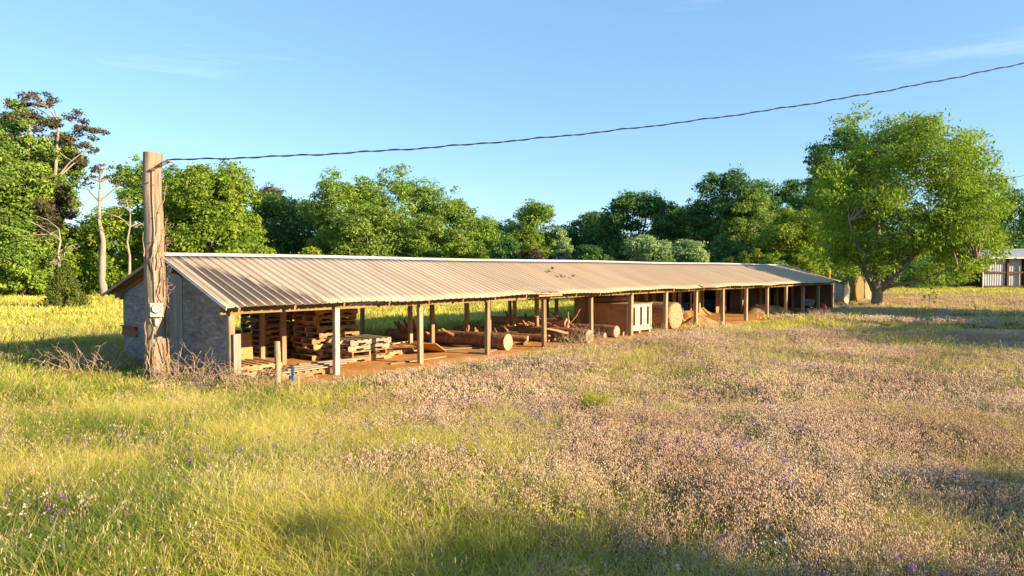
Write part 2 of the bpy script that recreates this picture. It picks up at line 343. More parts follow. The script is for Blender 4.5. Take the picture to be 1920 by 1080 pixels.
    m5 = n.new('ShaderNodeMix'); m5.data_type = 'RGBA'; l.new(rs4.outputs[0], m5.inputs[0]); l.new(m4.outputs[2], m5.inputs[6]); m5.inputs[7].default_value = (0.25, 0.16, 0.10, 1)
    hv = n.new('ShaderNodeHueSaturation'); l.new(vr.outputs[0], hv.inputs['Value']); l.new(m5.outputs[2], hv.inputs['Color']); l.new(hv.outputs[0], b.inputs['Base Color'])
    b.inputs['Roughness'].default_value = 0.6; b.inputs['Specular IOR Level'].default_value = 0.25
    return m
M['roof'] = mat_roof()

def mat_plygrey():
    m, n, l = new_mat('weathered_grey_plywood'); b = n['Principled BSDF']
    tc = n.new('ShaderNodeTexCoord'); mp = n.new('ShaderNodeMapping'); mp.inputs['Scale'].default_value = (1, 0.9, 2.6)
    l.new(tc.outputs['Object'], mp.inputs[0])
    wv = n.new('ShaderNodeTexNoise'); wv.inputs['Scale'].default_value = 1.6; wv.inputs['Detail'].default_value = 10; wv.inputs['Distortion'].default_value = 2.5; wv.inputs['Roughness'].default_value = 0.72
    l.new(mp.outputs[0], wv.inputs['Vector'])
    r = ramp(n, [(0.26, (0.06, 0.055, 0.05)), (0.42, (0.19, 0.17, 0.155)), (0.58, (0.28, 0.255, 0.23)), (0.76, (0.52, 0.48, 0.44))])
    l.new(wv.outputs[0], r.inputs[0])
    mp3 = n.new('ShaderNodeMapping'); mp3.inputs['Scale'].default_value = (1, 1.1, 15); l.new(tc.outputs['Object'], mp3.inputs[0])
    gr = n.new('ShaderNodeTexNoise'); gr.inputs['Scale'].default_value = 1.3; gr.inputs['Detail'].default_value = 8; gr.inputs['Distortion'].default_value = 1.2; gr.inputs['Roughness'].default_value = 0.7; l.new(mp3.outputs[0], gr.inputs['Vector'])
    gm = ramp(n, [(0.28, (0.62, 0.62, 0.63)), (0.5, (0.95, 0.95, 0.95)), (0.75, (1.28, 1.26, 1.23))]); l.new(gr.outputs[0], gm.inputs[0])
    gx_ = n.new('ShaderNodeMix'); gx_.data_type = 'RGBA'; gx_.blend_type = 'MULTIPLY'; gx_.inputs[0].default_value = 1
    l.new(r.outputs[0], gx_.inputs[6]); l.new(gm.outputs[0], gx_.inputs[7]); l.new(gx_.outputs[2], b.inputs['Base Color']); b.inputs['Roughness'].default_value = 0.9
    b.inputs['Specular IOR Level'].default_value = 0.1
    bp = n.new('ShaderNodeBump'); bp.inputs['Strength'].default_value = 0.5; bp.inputs['Distance'].default_value = 0.01
    l.new(wv.outputs[0], bp.inputs['Height']); l.new(bp.outputs[0], b.inputs['Normal'])
    return m
M['plygrey'] = mat_plygrey()
M['greyplank'] = surf('grey_vertical_plank', (0.13, 0.11, 0.09), (0.25, 0.215, 0.18), (9, 9, 0.8), c3=(0.36, 0.31, 0.26))

def mat_pole():
    m, n, l = new_mat('split_pole_wood'); b = n['Principled BSDF']
    tc = n.new('ShaderNodeTexCoord'); mp = n.new('ShaderNodeMapping'); mp.inputs['Scale'].default_value = (14, 14, 0.9); l.new(tc.outputs['Object'], mp.inputs[0])
    nz = n.new('ShaderNodeTexNoise'); nz.inputs['Scale'].default_value = 1; nz.inputs['Detail'].default_value = 9; nz.inputs['Roughness'].default_value = 0.7; nz.inputs['Distortion'].default_value = 0.3
    l.new(mp.outputs[0], nz.inputs['Vector'])
    r = ramp(n, [(0.32, (0.05, 0.033, 0.024)), (0.41, (0.23, 0.165, 0.12)), (0.6, (0.37, 0.29, 0.22)), (0.78, (0.50, 0.42, 0.34))])
    l.new(nz.outputs[0], r.inputs[0]); l.new(r.outputs[0], b.inputs['Base Color']); b.inputs['Roughness'].default_value = 0.9; b.inputs['Specular IOR Level'].default_value = 0.1
    bp = n.new('ShaderNodeBump'); bp.inputs['Strength'].default_value = 1; bp.inputs['Distance'].default_value = 0.025
    l.new(nz.outputs[0], bp.inputs['Height']); l.new(bp.outputs[0], b.inputs['Normal'])
    return m
M['pole'] = mat_pole()

# ------------------------------------------------------------------ ground
def axis(lo, hi, near_lo, near_hi, step):
    a = list(np.arange(near_lo, near_hi + 1e-6, step))
    x = near_hi; s = step
    while x < hi: s *= 1.35; x += s; a.append(x)
    x = near_lo; s = step
    while x > lo: s *= 1.35; x -= s; a.insert(0, x)
    return np.array(a)

def shed_uw(x, y):
    dx = x - P0.x; dy = y - P0.y
    return dx * U.x + dy * U.y, dx * V.x + dy * V.y

def gz(x, y):
    u_, w_ = shed_uw(x, y)
    du = np.maximum(np.maximum(-1.0 - u_, u_ - 38.0), 0); dw = np.maximum(np.maximum(-1.0 - w_, w_ - 7.0), 0)
    dist = np.sqrt(du * du + dw * dw)
    k = np.clip(dist / 4.0, 0, 1)
    r = np.sqrt(np.asarray(x) ** 2 + np.asarray(y) ** 2)
    fade = np.clip((140 - r) / 60, 0, 1)
    return k * fade * (0.30 * (fbm(np.asarray(x) * 0.16, np.asarray(y) * 0.16, 3) - 0.55) + 0.10 * (vnoise(np.asarray(x) * 0.7, np.asarray(y) * 0.7, 5) - 0.5))

gx = axis(-2600, 2600, -60, 70, 1.0); gy = axis(-600, 4000, -10, 95, 1.0)
XX, YY = np.meshgrid(gx, gy); ZZ = gz(XX, YY)
nx, ny = len(gx), len(gy)
gi = np.arange(nx * ny).reshape(ny, nx)
gf = np.stack([gi[:-1, :-1], gi[:-1, 1:], gi[1:, 1:], gi[1:, :-1]], -1).reshape(-1, 4)
ground = link('ground', fast_mesh('ground', np.stack([XX, YY, ZZ], -1).reshape(-1, 3), gf, [M['ground']], smooth=True))
tag(ground, 'meadow ground under the grass around the long shed', 'ground', kind='structure')

def patch(name, mat, outline_uw, zoff, step=0.3, label=None, cat='ground', world=False):
    """a sheet with an uneven edge lying on the ground"""
    (u0, u1), (w0, w1) = outline_uw
    us = np.arange(u0, u1 + step, step); ws = np.linspace(0, 1, max(6, int((w1 - w0) / step)))
    vv = []; 
    for i, u_ in enumerate(us):
        lo = w0 - 0.5 * float(fbm(u_ * 0.6, 0.3, 11)) + 0.15 * float(vnoise(u_ * 2.3, 1.7, 12)); hi = w1 + 0.9 * float(fbm(u_ * 0.5, 4.2, 19))
        for t in ws:
            ww = lo + (hi - lo) * t; p = S(u_, ww)
            ed = min(1.0, min(t, 1 - t) * 12) * min(1.0, min(i, len(us) - 1 - i) / 3)
            vv.append((p.x, p.y, float(gz(p.x, p.y)) + zoff * (0.15 + ed) + ed * 0.05 * (float(fbm(u_ * 1.3, ww * 1.3, 23)) - 0.4)))
    nw = len(ws); ii = np.arange(len(us) * nw).reshape(len(us), nw)
    ff = np.stack([ii[:-1, :-1], ii[1:, :-1], ii[1:, 1:], ii[:-1, 1:]], -1).reshape(-1, 4)
    o = link(name, fast_mesh(name, vv, ff, [mat], smooth=True))
    return tag(o, label, cat, kind='structure')
patch('dirt_floor', M['dirt'], ((-0.1, 36.9), (-0.55, 5.6)), 0.035, label='orange clay dirt floor under the long shed roof')

def soil(cx, cy, rx, ry, seed, label):
    n = 40; vv = [(cx, cy, float(gz(cx, cy)) + .03)]; ff = []
    for j in range(1, 6):
        for k in range(n):
            a = 2 * math.pi * k / n; q = (.65 + .6 * float(vnoise(math.cos(a) * 2 + 7, math.sin(a) * 2 + 7, seed))) * j / 5
            x = cx + math.cos(a) * rx * q; y = cy + math.sin(a) * ry * q; vv.append((x, y, float(gz(x, y)) + (.03 if j < 5 else -.02)))
    ff = [(0, 1 + k, 1 + (k + 1) % n) for k in range(n)]
    for j in range(4):
        for k in range(n): ff.append((1 + j * n + k, 1 + (j + 1) * n + k, 1 + (j + 1) * n + (k + 1) % n, 1 + j * n + (k + 1) % n))
    b = MB(); b.add(vv, ff, True); o = b.build('bare_soil', M['reddirt']); tag(o, label, 'ground', kind='structure')
SOIL = [(22.0, 34.0, 4.6, 2.0, 1, 'bare reddish soil patch in the shade right of the big tree'), (19.6, 26.3, 2.6, 1.5, 2, 'bare reddish soil patch at the right edge of the field')]
for a_ in SOIL: soil(*a_)

# ------------------------------------------------------------------ the long shed
L = 36.6; BAY = 2.44
def z_eave(u_): return 1.68 + 0.018 * math.sin(u_ * 0.9) + 0.012 * math.sin(u_ * 2.3 + 1)
def z_ridge(u_): return 2.76 - 0.085 * u_ / L + 0.012 * math.sin(u_ * 0.5)
def z_rear(u_): return 1.76 + 0.015 * math.sin(u_ * 0.8)
WF, WR, WB = -0.40, 2.90, 6.75
def z_roof(u_, w_):
    if w_ <= WR: t = (w_ - WF) / (WR - WF); return z_eave(u_) * (1 - t) + z_ridge(u_) * t
    t = (w_ - WR) / (WB - WR); return z_ridge(u_) * (1 - t) + z_rear(u_) * t
random.seed(3)
shed = thing('open_shed', 'long low open-sided wooden shed with a rusty ribbed metal roof and grey plywood end wall', 'shed', P0, UA)
def ribbed(name, w0, w1, nrow, parent):
    us = []; hs = []
    u0 = -0.25; k = 0
    while u0 + k * 0.21 < L + 0.25:
        b = u0 + k * 0.21
        us += [b, b + 0.100, b + 0.142, b + 0.156, b + 0.184, b + 0.198]; hs += [0, 0.003, 0, 0.022, 0.022, 0]; k += 1
    us.append(u0 + k * 0.21); hs.append(0)
    vv = []
    for j in range(nrow + 1):
        ww = w0 + (w1 - w0) * j / nrow
        for i, (u_, h) in enumerate(zip(us, hs)):
            sheet = int((u_ + 0.25) / 0.92)
            e = 0.02 * math.sin(sheet * 12.9898) if j == 0 else 0
            vv.append((u_, ww + e, z_roof(u_, ww) + h))
    n = len(us); ii = np.arange(len(vv)).reshape(nrow + 1, n)
    ff = np.stack([ii[:-1, :-1], ii[:-1, 1:], ii[1:, 1:], ii[1:, :-1]], -1).reshape(-1, 4)
    o = link(name, fast_mesh(name, vv, ff, [M['roof']]), parent)
    so = o.modifiers.new('thick', 'SOLIDIFY'); so.thickness = 0.004; so.offset = -1
    return o
rf = ribbed('roof_slope', WF, WR, 8, shed); rf['label'] = 'sunlit front roof slope with a dark stain at its near corner'
rb = ribbed('roof_slope', WR + 0.001, WB, 4, shed); rb['label'] = 'rear roof slope facing the trees'
cap = MB()
for s_ in (-1, 1):
    P = []
    for i in range(31):
        u_ = -0.27 + (L + 0.52) * i / 30
        for dw, dz in ((0, 0.050), (0.17 * s_, 0.0)):
            ww = WR + dw
            P.append((u_, ww, z_roof(u_, ww) + 0.028 + (0.02 if dw == 0 else 0)))
    cap.add(P, [(2 * i, 2 * i + 2, 2 * i + 3, 2 * i + 1) if s_ < 0 else (2 * i, 2 * i + 1, 2 * i + 3, 2 * i + 2) for i in range(30)])
cap.build('ridge_cap', M['whitemetal'], shed)
for (a, b) in ((WF, WR), (WR, WB)):
    t = MB()
    pa = Vector((-0.262, a, z_roof(-0.25, a) - 0.01)); pb = Vector((-0.262, b, z_roof(-0.25, b) - 0.01))
    t.bar(pa, pb, 0.02, 0.07)
    t.build('rake_trim', M['whitemetal'] if a < 0 else M['beam'], shed)
# front and inner beams
for (w_, h0, mt) in ((0.0, 0.15, 'beam'), (2.35, 0.12, 'rafter'), (3.4, 0.12, 'rafter'), (5.9, 0.14, 'rafter')):
    for i in range(0, 15, 3):
        u0 = i * BAY - (0.22 if i == 0 else 0); u1 = (i + 3) * BAY + (0.2 if i == 12 else -0.006)
        b = MB()
        b.bar((u0, w_, z_roof(u0, w_) - 0.13 - h0 / 2), (u1, w_, z_roof(u1, w_) - 0.13 - h0 / 2), 0.05 if w_ else 0.06, h0)
        b.build('beam', M[mt], shed)
# rafters, their tails showing under the eave
for i in range(31):
    u_ = min(max(i * BAY / 2 + random.uniform(-0.05, 0.05), 0.02), L - 0.02)
    for (a, b) in ((WF + 0.05, WR - 0.03), (WR + 0.03, WB - 0.08)):
        r = MB(); r.bar((u_, a, z_roof(u_, a) - 0.068), (u_, b, z_roof(u_, b) - 0.068), 0.045, 0.115)
        r.build('rafter', M['rafter'], shed)
# posts
def post(u_, w_, mat, s=0.11, ztop=None):
    zt = (z_roof(u_, w_) - 0.13 - (0.15 if w_ == 0 else 0.12)) if ztop is None else ztop
    p = MB(); lx = random.uniform(-0.03, 0.03)
    q = [(u_ - s / 2, w_ - s / 2), (u_ + s / 2, w_ - s / 2), (u_ + s / 2, w_ + s / 2), (u_ - s / 2, w_ + s / 2)]
    vv = [(a + lx, b, -0.15) for a, b in q] + [(a, b, zt) for a, b in q]
    p.add(vv, [(3, 2, 1, 0), (4, 5, 6, 7), (0, 1, 5, 4), (1, 2, 6, 5), (2, 3, 7, 6), (3, 0, 4, 7)])
    o = p.build('post', M[mat], shed, bevel=0.012); return o
for i in range(16):
    o = post(i * BAY, 0.0, 'whitepost' if i == 1 else 'post', 0.125 if i < 6 else 0.14)
    if i == 1: o['label'] = 'whitewashed front post'
for (w_, skip) in ((2.35, {0, 2}), (3.4, {0, 2}), (5.9, {0})):
    for i in range(16):
        if i in skip: continue
        post(i * BAY, w_, 'post', 0.12)
pl = MB(); pl.box((-0.02 + 0.09, -0.115, 0.50), (0.15, 0.05, 1.28)); pl.build('post_plank', M['greyplank'], shed)
# near end wall: two plywood sheets with a plank door strip between them
def gable(name, w0, w1, mat, u_, top=-0.17, th=0.03, n=6):
    g = MB(); poly = [(u_, w0, -0.1), (u_, w1, -0.1)]
    for k in range(n + 1):
        ww = w1 + (w0 - w1) * k / n; poly.append((u_, ww, z_roof(0, ww) + top))
    g.prism(poly, (th, 0, 0)); return g.build(name, mat, shed)
gable('end_wall', 0.065, 2.22, M['plygrey'], -0.03)
gable('plank_door', 2.225, 2.86, M['greyplank'], -0.045, top=-0.30)
gable('end_wall', 2.865, 5.95, M['plygrey'], -0.03)
for (w0, w1, zz) in ((0.07, 2.2, 1.19), (2.88, 5.93, 1.19)):
    jb = MB(); jb.box((-0.036, (w0 + w1) / 2, zz), (0.010, w1 - w0, 0.010)); jb.build('sheet_joint', M['greyplank'], shed)
sl = MB(); sl.box((-0.055, 5.42, 0.86), (0.05, 0.95, 0.22)); sl.box((-0.085, 5.42, 0.985), (0.10, 1.0, 0.02)); o = sl.build('vent_slot', M['rust'], shed)
fb = MB(); fb.bar((-0.1, 5.98, 1.72), (0.6, 5.98, 1.72), 0.03, 0.14); fb.build('fascia_board', M['greyplank'], shed)
# far end: board walls round the last bays
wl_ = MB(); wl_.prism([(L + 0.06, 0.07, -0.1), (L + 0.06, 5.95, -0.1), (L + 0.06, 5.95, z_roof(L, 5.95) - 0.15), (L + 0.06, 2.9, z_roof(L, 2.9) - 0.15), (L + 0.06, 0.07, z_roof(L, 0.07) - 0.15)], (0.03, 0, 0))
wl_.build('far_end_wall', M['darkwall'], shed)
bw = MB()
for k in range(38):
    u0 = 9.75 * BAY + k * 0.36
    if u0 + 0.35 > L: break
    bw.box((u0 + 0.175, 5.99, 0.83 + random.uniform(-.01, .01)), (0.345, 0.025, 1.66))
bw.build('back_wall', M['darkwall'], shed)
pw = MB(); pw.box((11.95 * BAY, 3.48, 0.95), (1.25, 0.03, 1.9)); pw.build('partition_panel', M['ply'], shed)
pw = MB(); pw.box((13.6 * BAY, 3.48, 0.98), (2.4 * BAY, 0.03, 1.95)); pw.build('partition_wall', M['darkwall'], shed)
dr = MB()
for (c, s_) in (((10.4 * BAY, 3.3, 0.62), (0.06, 0.04, 1.2)), ((10.4 * BAY + 0.9, 3.3, 0.62), (0.06, 0.04, 1.2)), ((10.4 * BAY + 0.45, 3.3, 1.19), (0.83, 0.04, 0.06)), ((10.4 * BAY + 0.45, 3.3, 0.09), (0.83, 0.04, 0.06)), ((10.4 * BAY + 0.45, 3.3, 0.62), (0.83, 0.04, 0.06))):
    dr.box(c, s_)
dr.build('gate_frame', M['plank'], shed)
# lifted sheet, pale eave boards
fl = MB()
P = []
for i in range(7):
    for j in range(4):
        a = i / 6; b = j / 3
        u_ = 9.0 + 1.15 * a; ww = WF - 0.03 + 0.62 * b
        lift = 0.13 * (1 - b) ** 1.5 * (0.25 + 0.75 * a * (1.2 - a))
        P.append((u_, ww + 0.05 * (1 - b), z_roof(u_, ww) + 0.012 + lift + (0.015 if i % 2 else 0)))
fl.add(P, [(i * 4 + j, (i + 1) * 4 + j, (i + 1) * 4 + j + 1, i * 4 + j + 1) for i in range(6) for j in range(3)])
o = fl.build('loose_sheet', M['roof'], shed); o['label'] = 'torn roof sheet bent up at the eave'
so = o.modifiers.new('thick', 'SOLIDIFY'); so.thickness = 0.004
eb = MB(); eb.box((8.0 * 0 + 3.6, -0.075, z_roof(3.6, 0) - 0.17), (1.7, 0.02, 0.055)); eb.build('eave_board', M['whitepost'], shed)
eb = MB(); eb.box((9.6, -0.40, z_eave(9.6) - 0.035), (1.1, 0.04, 0.05)); eb.build('eave_board', M['plank'], shed)
eb = MB(); eb.prism([(19.3, -0.43, z_eave(19.3) + 0.03), (20.5, -0.43, z_eave(20.5) + 0.03), (20.4, -0.2, z_roof(20.4, -0.2) + 0.03), (19.4, -0.2, z_roof(19.4, -0.2) + 0.03)], (0, 0, 0.012)); eb.build('patch_sheet', M['roof'], shed)

# ------------------------------------------------------------------ utility pole, meter, line
random.seed(8)
PP = S(-0.75, 1.75)
pole = thing('utility_pole', 'thick split wooden utility pole with a meter box, standing before the grey end wall', 'pole', PP)
prof = []; n = 18
mb = MB(); pts = [(0.015 * math.sin(k * 1.7) - 0.012 * k / 3, 0.01 * math.cos(k), -0.2 + k * 0.42) for k in range(13)]
mb.tube(pts, [0.196 - 0.0016 * k + (0.01 if k in (5, 6) else 0) for k in range(13)], 18, wob=0.035)
mb.build('shaft', M['pole'], pole)
tocam = Vector((-PP.x, -PP.y, 0)).normalized(); side = Vector((tocam.y, -tocam.x, 0)) * -1   # side: viewer's right
def pf(a, r, z):  # point on the pole: a>0 to the viewer's right
    return tocam * (r * math.cos(a)) + side * (r * math.sin(a)) + Vector((0, 0, z))
rotm = Matrix((side, -tocam, Vector((0, 0, 1)))).transposed()   # x right, y away, z up
def zp(py): return zat(py, PP.y)
mb = MB(); c0 = pf(-0.02, 0.235, zp(580)); mb.box(c0, (0.235, 0.10, 0.285), rotm)
box_ = mb.build('meter_box', M['meter'], pole, bevel=0.012)
def disc(c, r, depth, n=24):
    m_ = MB(); m_.tube([c, c + tocam * depth], r, n); return m_
fc = c0 + tocam * 0.05 + Vector((0, 0, 0.025))
disc(fc, 0.098, 0.02).build('dial_ring', M['meter_ring'], box_)
disc(fc + tocam * 0.02, 0.074, 0.035).build('dial_face', M['meter_face'], box_)
mb = MB(); mb.box(fc + tocam * 0.056 + Vector((0, 0, 0.012)), (0.065, 0.004, 0.018), rotm); mb.build('dial_window', M['meter_ring'], box_)
mb = MB(); mb.tube([pf(-0.02, 0.235, zp(598) + 0.02), pf(-0.02, 0.235, zp(609))], [0.045, 0.032], 12); mb.build('conduit_stub', M['meter_face'], box_)
mb = MB()
mb.tube([pf(-0.12, 0.22, zp(566)), pf(-0.16, 0.215, zp(520)), pf(-0.10, 0.21, zp(430)), pf(-0.2, 0.205, zp(380)), pf(-0.16, 0.205, zp(322))], 0.012, 8)
mb.build('conduit', M['conduit'], pole)
mb = MB(); mb.tube([pf(-0.3, 0.205, zp(322)), pf(0.0, 0.215, zp(321))], 0.035, 8); mb.build('clamp', M['rust'], pole)
mb = MB(); mb.tube([pf(1.4, 0.17, zp(302)), pf(1.5, 0.29, zp(301)), pf(1.5, 0.36, zp(303))], [0.03, 0.035, 0.02], 8); mb.build('insulator', M['conduit'], pole)
for k, (aa, py) in enumerate(((0.5, 312), (-0.6, 345), (0.35, 400), (-0.5, 455), (0.6, 500), (0.2, 540))):
    mb = MB(); mb.tube([pf(aa, 0.185, zp(py)), pf(aa, 0.222, zp(py))], 0.014, 6); mb.build('bolt', M['rust'], pole)
for py in (350, 410, 470, 530):
    mb = MB(); mb.tube([pf(-0.30, 0.20, zp(py)), pf(-0.14, 0.228, zp(py) + .004), pf(0.02, 0.20, zp(py))], 0.006, 5); mb.build('conduit_strap', M['rust'], pole)
mb = MB()
for k in range(5):
    a0 = 0.9 - k * 0.4
    mb.tube([pf(1.5, 0.30, zp(303)), pf(1.0, 0.25, zp(302 + k * 2)), pf(a0 * 0.6, 0.215, zp(308 + k * 4)), pf(-0.1, 0.22, zp(320))], 0.006, 5)
mb.build('drop_wires', M['wire'], pole)
# the line
a = PP + Vector((0.30, -0.1, 0)); pts = []
for k in range(61):
    t = 1.9 * k / 60
    x = a.x + (13.1 - a.x) * t; y = a.y + (17.0 - a.y) * t
    pts.append((x, y, 4.68 + 0.95 * t + 1.99 * t * t + 0.012 * math.sin(k * 2.2)))
mb = MB(); mb.tube(pts, 0.012, 6)
tw = []
for k in range(700):
    t = 1.9 * k / 699; i = t / 1.9 * 60; i0 = min(int(i), 59); f = i - i0
    p = Vector(pts[i0]) * (1 - f) + Vector(pts[i0 + 1]) * f
    tw.append(p + Vector((0, math.cos(k * 0.55), math.sin(k * 0.55))) * 0.015)
mb.tube(tw, 0.010, 4)
pwl = mb.build('power_line', M['wire']); tag(pwl, 'dark twisted power line rising from the wooden pole across the sky', 'power line')
# dry vines on the pole
vn = MB()
for k in range(46):
    an = random.uniform(-1.9, 1.9); z = random.uniform(-0.1, 0.5) if k < 30 else random.uniform(0.5, 2.8); P = []
    da = random.uniform(-0.5, 0.5)
    nseg = random.randint(5, 10)
    for i in range(nseg):
        P.append(pf(an, 0.205 + random.uniform(0.0, 0.035) + (0.05 * max(0, 1 - z / 0.6) if k < 30 else 0), z))
        an += da * random.uniform(0.1, 0.6) + random.uniform(-0.12, 0.12); z += random.uniform(0.06, 0.2)
    vn.tube(P, [0.013 * (1 - 0.7 * i / nseg) for i in range(nseg)], 5)
for k in range(70):
    an = random.uniform(0.6, 2.2); z = random.uniform(0.6, 3.6); P = [pf(an, 0.2, z)]
    d = pf(an + random.uniform(-.7, .7), 1, 0)
    for i in range(4): P.append(P[-1] + d * random.uniform(0.015, 0.05) + Vector((random.uniform(-.04, .04), random.uniform(-.04, .04), random.uniform(-.05, .08))))
    vn.tube(P, [0.005, 0.004, 0.004, 0.003, 0.002], 4)
vo = vn.build('dry_vine', M['vine'], None, PP); tag(vo, 'tangle of dry brown vines climbing the thick wooden pole', 'vine')

# ------------------------------------------------------------------ pallets
random.seed(21)
def make_pallet(mat, label, group):
    r = thing('pallet', label, 'pallet', (0, 0, 0), 0, group)
    lx, ly, h = 1.30, 1.15, 0.145
    d = MB()
    for k in range(7):
        d.box((-lx / 2 + 0.07 + k * (lx - 0.14) / 6 + random.uniform(-.012, .012), 0, h - 0.011), (random.uniform(0.10, 0.14), ly, 0.022))
    d.build('deck', mat, r)
    for y in (-ly / 2 + 0.025, 0, ly / 2 - 0.025):
        s = MB(); z0, z1 = 0.02, h - 0.023
        P = [(-lx / 2, z0), (-0.42, z0), (-0.40, z0 + 0.045), (-0.18, z0 + 0.045), (-0.16, z0), (0.16, z0), (0.18, z0 + 0.045), (0.40, z0 + 0.045), (0.42, z0), (lx / 2, z0), (lx / 2, z1), (-lx / 2, z1)]
        s.prism([(x, y - 0.02, z) for x, z in P], (0, 0.04, 0))
        s.build('stringer', mat, r)
    b = MB()
    for k in range(4):
        b.box((-lx / 2 + 0.07 + k * (lx - 0.14) / 3, 0, 0.009), (0.11, ly, 0.018))
    b.build('base_boards', mat, r)
    return r
ORD = ['bottom', 'second', 'third', 'fourth', 'fifth', 'sixth', 'seventh', 'eighth', 'ninth', 'tenth']
protoB = make_pallet(M['pallet'], 'x', 'x'); protoG = make_pallet(M['pallet_grey'], 'x', 'x')
used = set()
def put_pallet(u_, w_, z, rot, label, group, grey=False, tilt=0):
    p = protoG if grey else protoB
    if p.name in used: p = copy_tree(p)
    else: used.add(p.name)
    p.location = S(u_, w_, z); p.rotation_euler = (tilt, 0, UA + rot); p['label'] = label; p['group'] = group
    return p
def stack(u_, w_, n, where, group, greys=(), z0=0.03, jit=0.05):
    for k in range(n):
        lab = ('bleached grey' if k in greys else 'brown') + ' pallet, ' + (ORD[k] if k < n - 1 else 'topmost') + (' from the ground' if 0 < k < n - 1 else '') + ' in ' + where
        put_pallet(u_ + random.uniform(-jit, jit), w_ + random.uniform(-jit, jit), z0 + k * 0.147, random.uniform(-0.07, 0.07) + (math.pi if k % 2 else 0) + (math.pi / 2 if (k * 7) % 5 == 2 else 0), lab, group, k in greys)
stack(4.02, 2.95, 10, 'the tall stack by the whitewashed post', 'pallets in the tall stack')
stack(4.35, 1.98, 4, 'the low stack behind the whitewashed post', 'pallets in the low stack', greys=(2, 3), jit=0.07)
stack(3.45, 4.75, 9, 'the shaded stack behind the leaning panels', 'pallets in the shaded stack', greys=(5, 7))
stack(4.95, 4.5, 9, 'the stack hidden behind the tall stack', 'pallets in the rear stack')
put_pallet(0.95, 1.55, 0.035, 0.05, 'bleached loose pallet on the dirt beside the corner post, lower one', 'loose pallets near the end wall', True)
put_pallet(0.98, 1.5, 0.182, 0.0, 'brown loose pallet on the dirt beside the corner post, upper one', 'loose pallets near the end wall', False)
put_pallet(1.75, 0.75, 0.03, 0.10, 'brown pallet lying flat behind the grey stub post', 'loose pallets near the end wall', False)
put_pallet(5.55, 2.35, 0.03, 0.35, 'brown pallet sagging on the dirt right of the low stack', 'loose pallets near the low stack')

# leaning panels near the end wall
for k, (du, wd, hh, tl, lab) in enumerate(((0, 0.26, 0.80, 'narrow', 'narrow brown plywood panel leaning inside the end wall, leftmost'), (0.37, 0.18, 0.78, 'm', 'slim brown board leaning inside the end wall, second from left'), (0.62, 0.20, 0.82, 'n', 'brown board leaning inside the end wall, third from left'), (1.08, 0.50, 0.80, 'w', 'wide brown plywood sheet leaning beside the inner post'))):
    p = MB(); p.box((0, 0, hh / 2), (wd, 0.03, hh), Matrix.Rotation(-0.12, 3, 'X')); o = p.build('panel', M['ply'], None, S(0.75 + du, 3.25 + 0.1 * k % 0.15, 0.02))
    o.rotation_euler = (0, 0, UA + random.uniform(-.06, .06)); tag(o, lab, 'board', 'panels leaning inside the end wall')
lw = MB(); lw.box((0, 0, 0.43), (1.75, 0.04, 0.84)); o = lw.build('board_screen', M['darkwall'], None, S(1.15, 3.75, 0.0)); o.rotation_euler = (0, 0, UA); tag(o, 'low dark board screen behind the leaning panels', 'board')

# scattered planks
def plank(u_, w_, z, ln, wd, rot, mat, label, group, tilt=0.0, th=0.03, roll=0.0):
    p = MB(); p.box((0, 0, th / 2), (ln, wd, th), jit=0.006); o = p.build('plank', M[mat], None, S(u_, w_, z))
    o.rotation_euler = (roll, tilt, UA + rot); return tag(o, label, 'plank', group)
for k in range(10):
    plank(6.5 + random.uniform(-.8, .8), 2.6 + random.uniform(-.7, .8), 0.05 + 0.035 * (k % 5), random.uniform(1.0, 1.9), random.uniform(.09, .16), random.uniform(-.5, .5), 'plank' if k % 3 else 'pallet', 'brown plank lying in the loose heap right of the low pallet stack', 'planks in the loose heap', random.uniform(-.03, .03))
sh = MB(); sh.box((0, 0, 0), (1.0, 0.75, 0.025), Matrix.Rotation(0.35, 3, 'Y')); o = sh.build('board_sheet', M['ply'], None, S(6.35, 1.35, 0.22)); o.rotation_euler = (0, 0, UA + 0.5); tag(o, 'square brown board propped at a slant beside the plank heap', 'board')
plank(7.9, 1.5, 0.06, 1.6, 0.35, -0.3, 'greyplank', 'grey board lying on the dirt behind the third front post', 'flat boards by the third post')
plank(7.7, 0.55, 0.05, 1.15, 0.5, 0.4, 'plank', 'pale wide board flat on the dirt beside the third front post', 'flat boards by the third post')
plank(5.2, 0.45, 0.05, 1.9, 0.13, 0.02, 'plank', 'tan plank on the dirt in front of the low pallet stack', 'flat boards by the low stack')
for k in range(4):
    plank(1.9 + 0.25 * k, 0.2 + 0.14 * k, 0.2 + 0.02 * k, 1.5, 0.12, 0.05 - 0.06 * k, 'pallet_grey', 'bleached plank laid on the flat pallet behind the grey stub post', 'planks on the flat pallet')

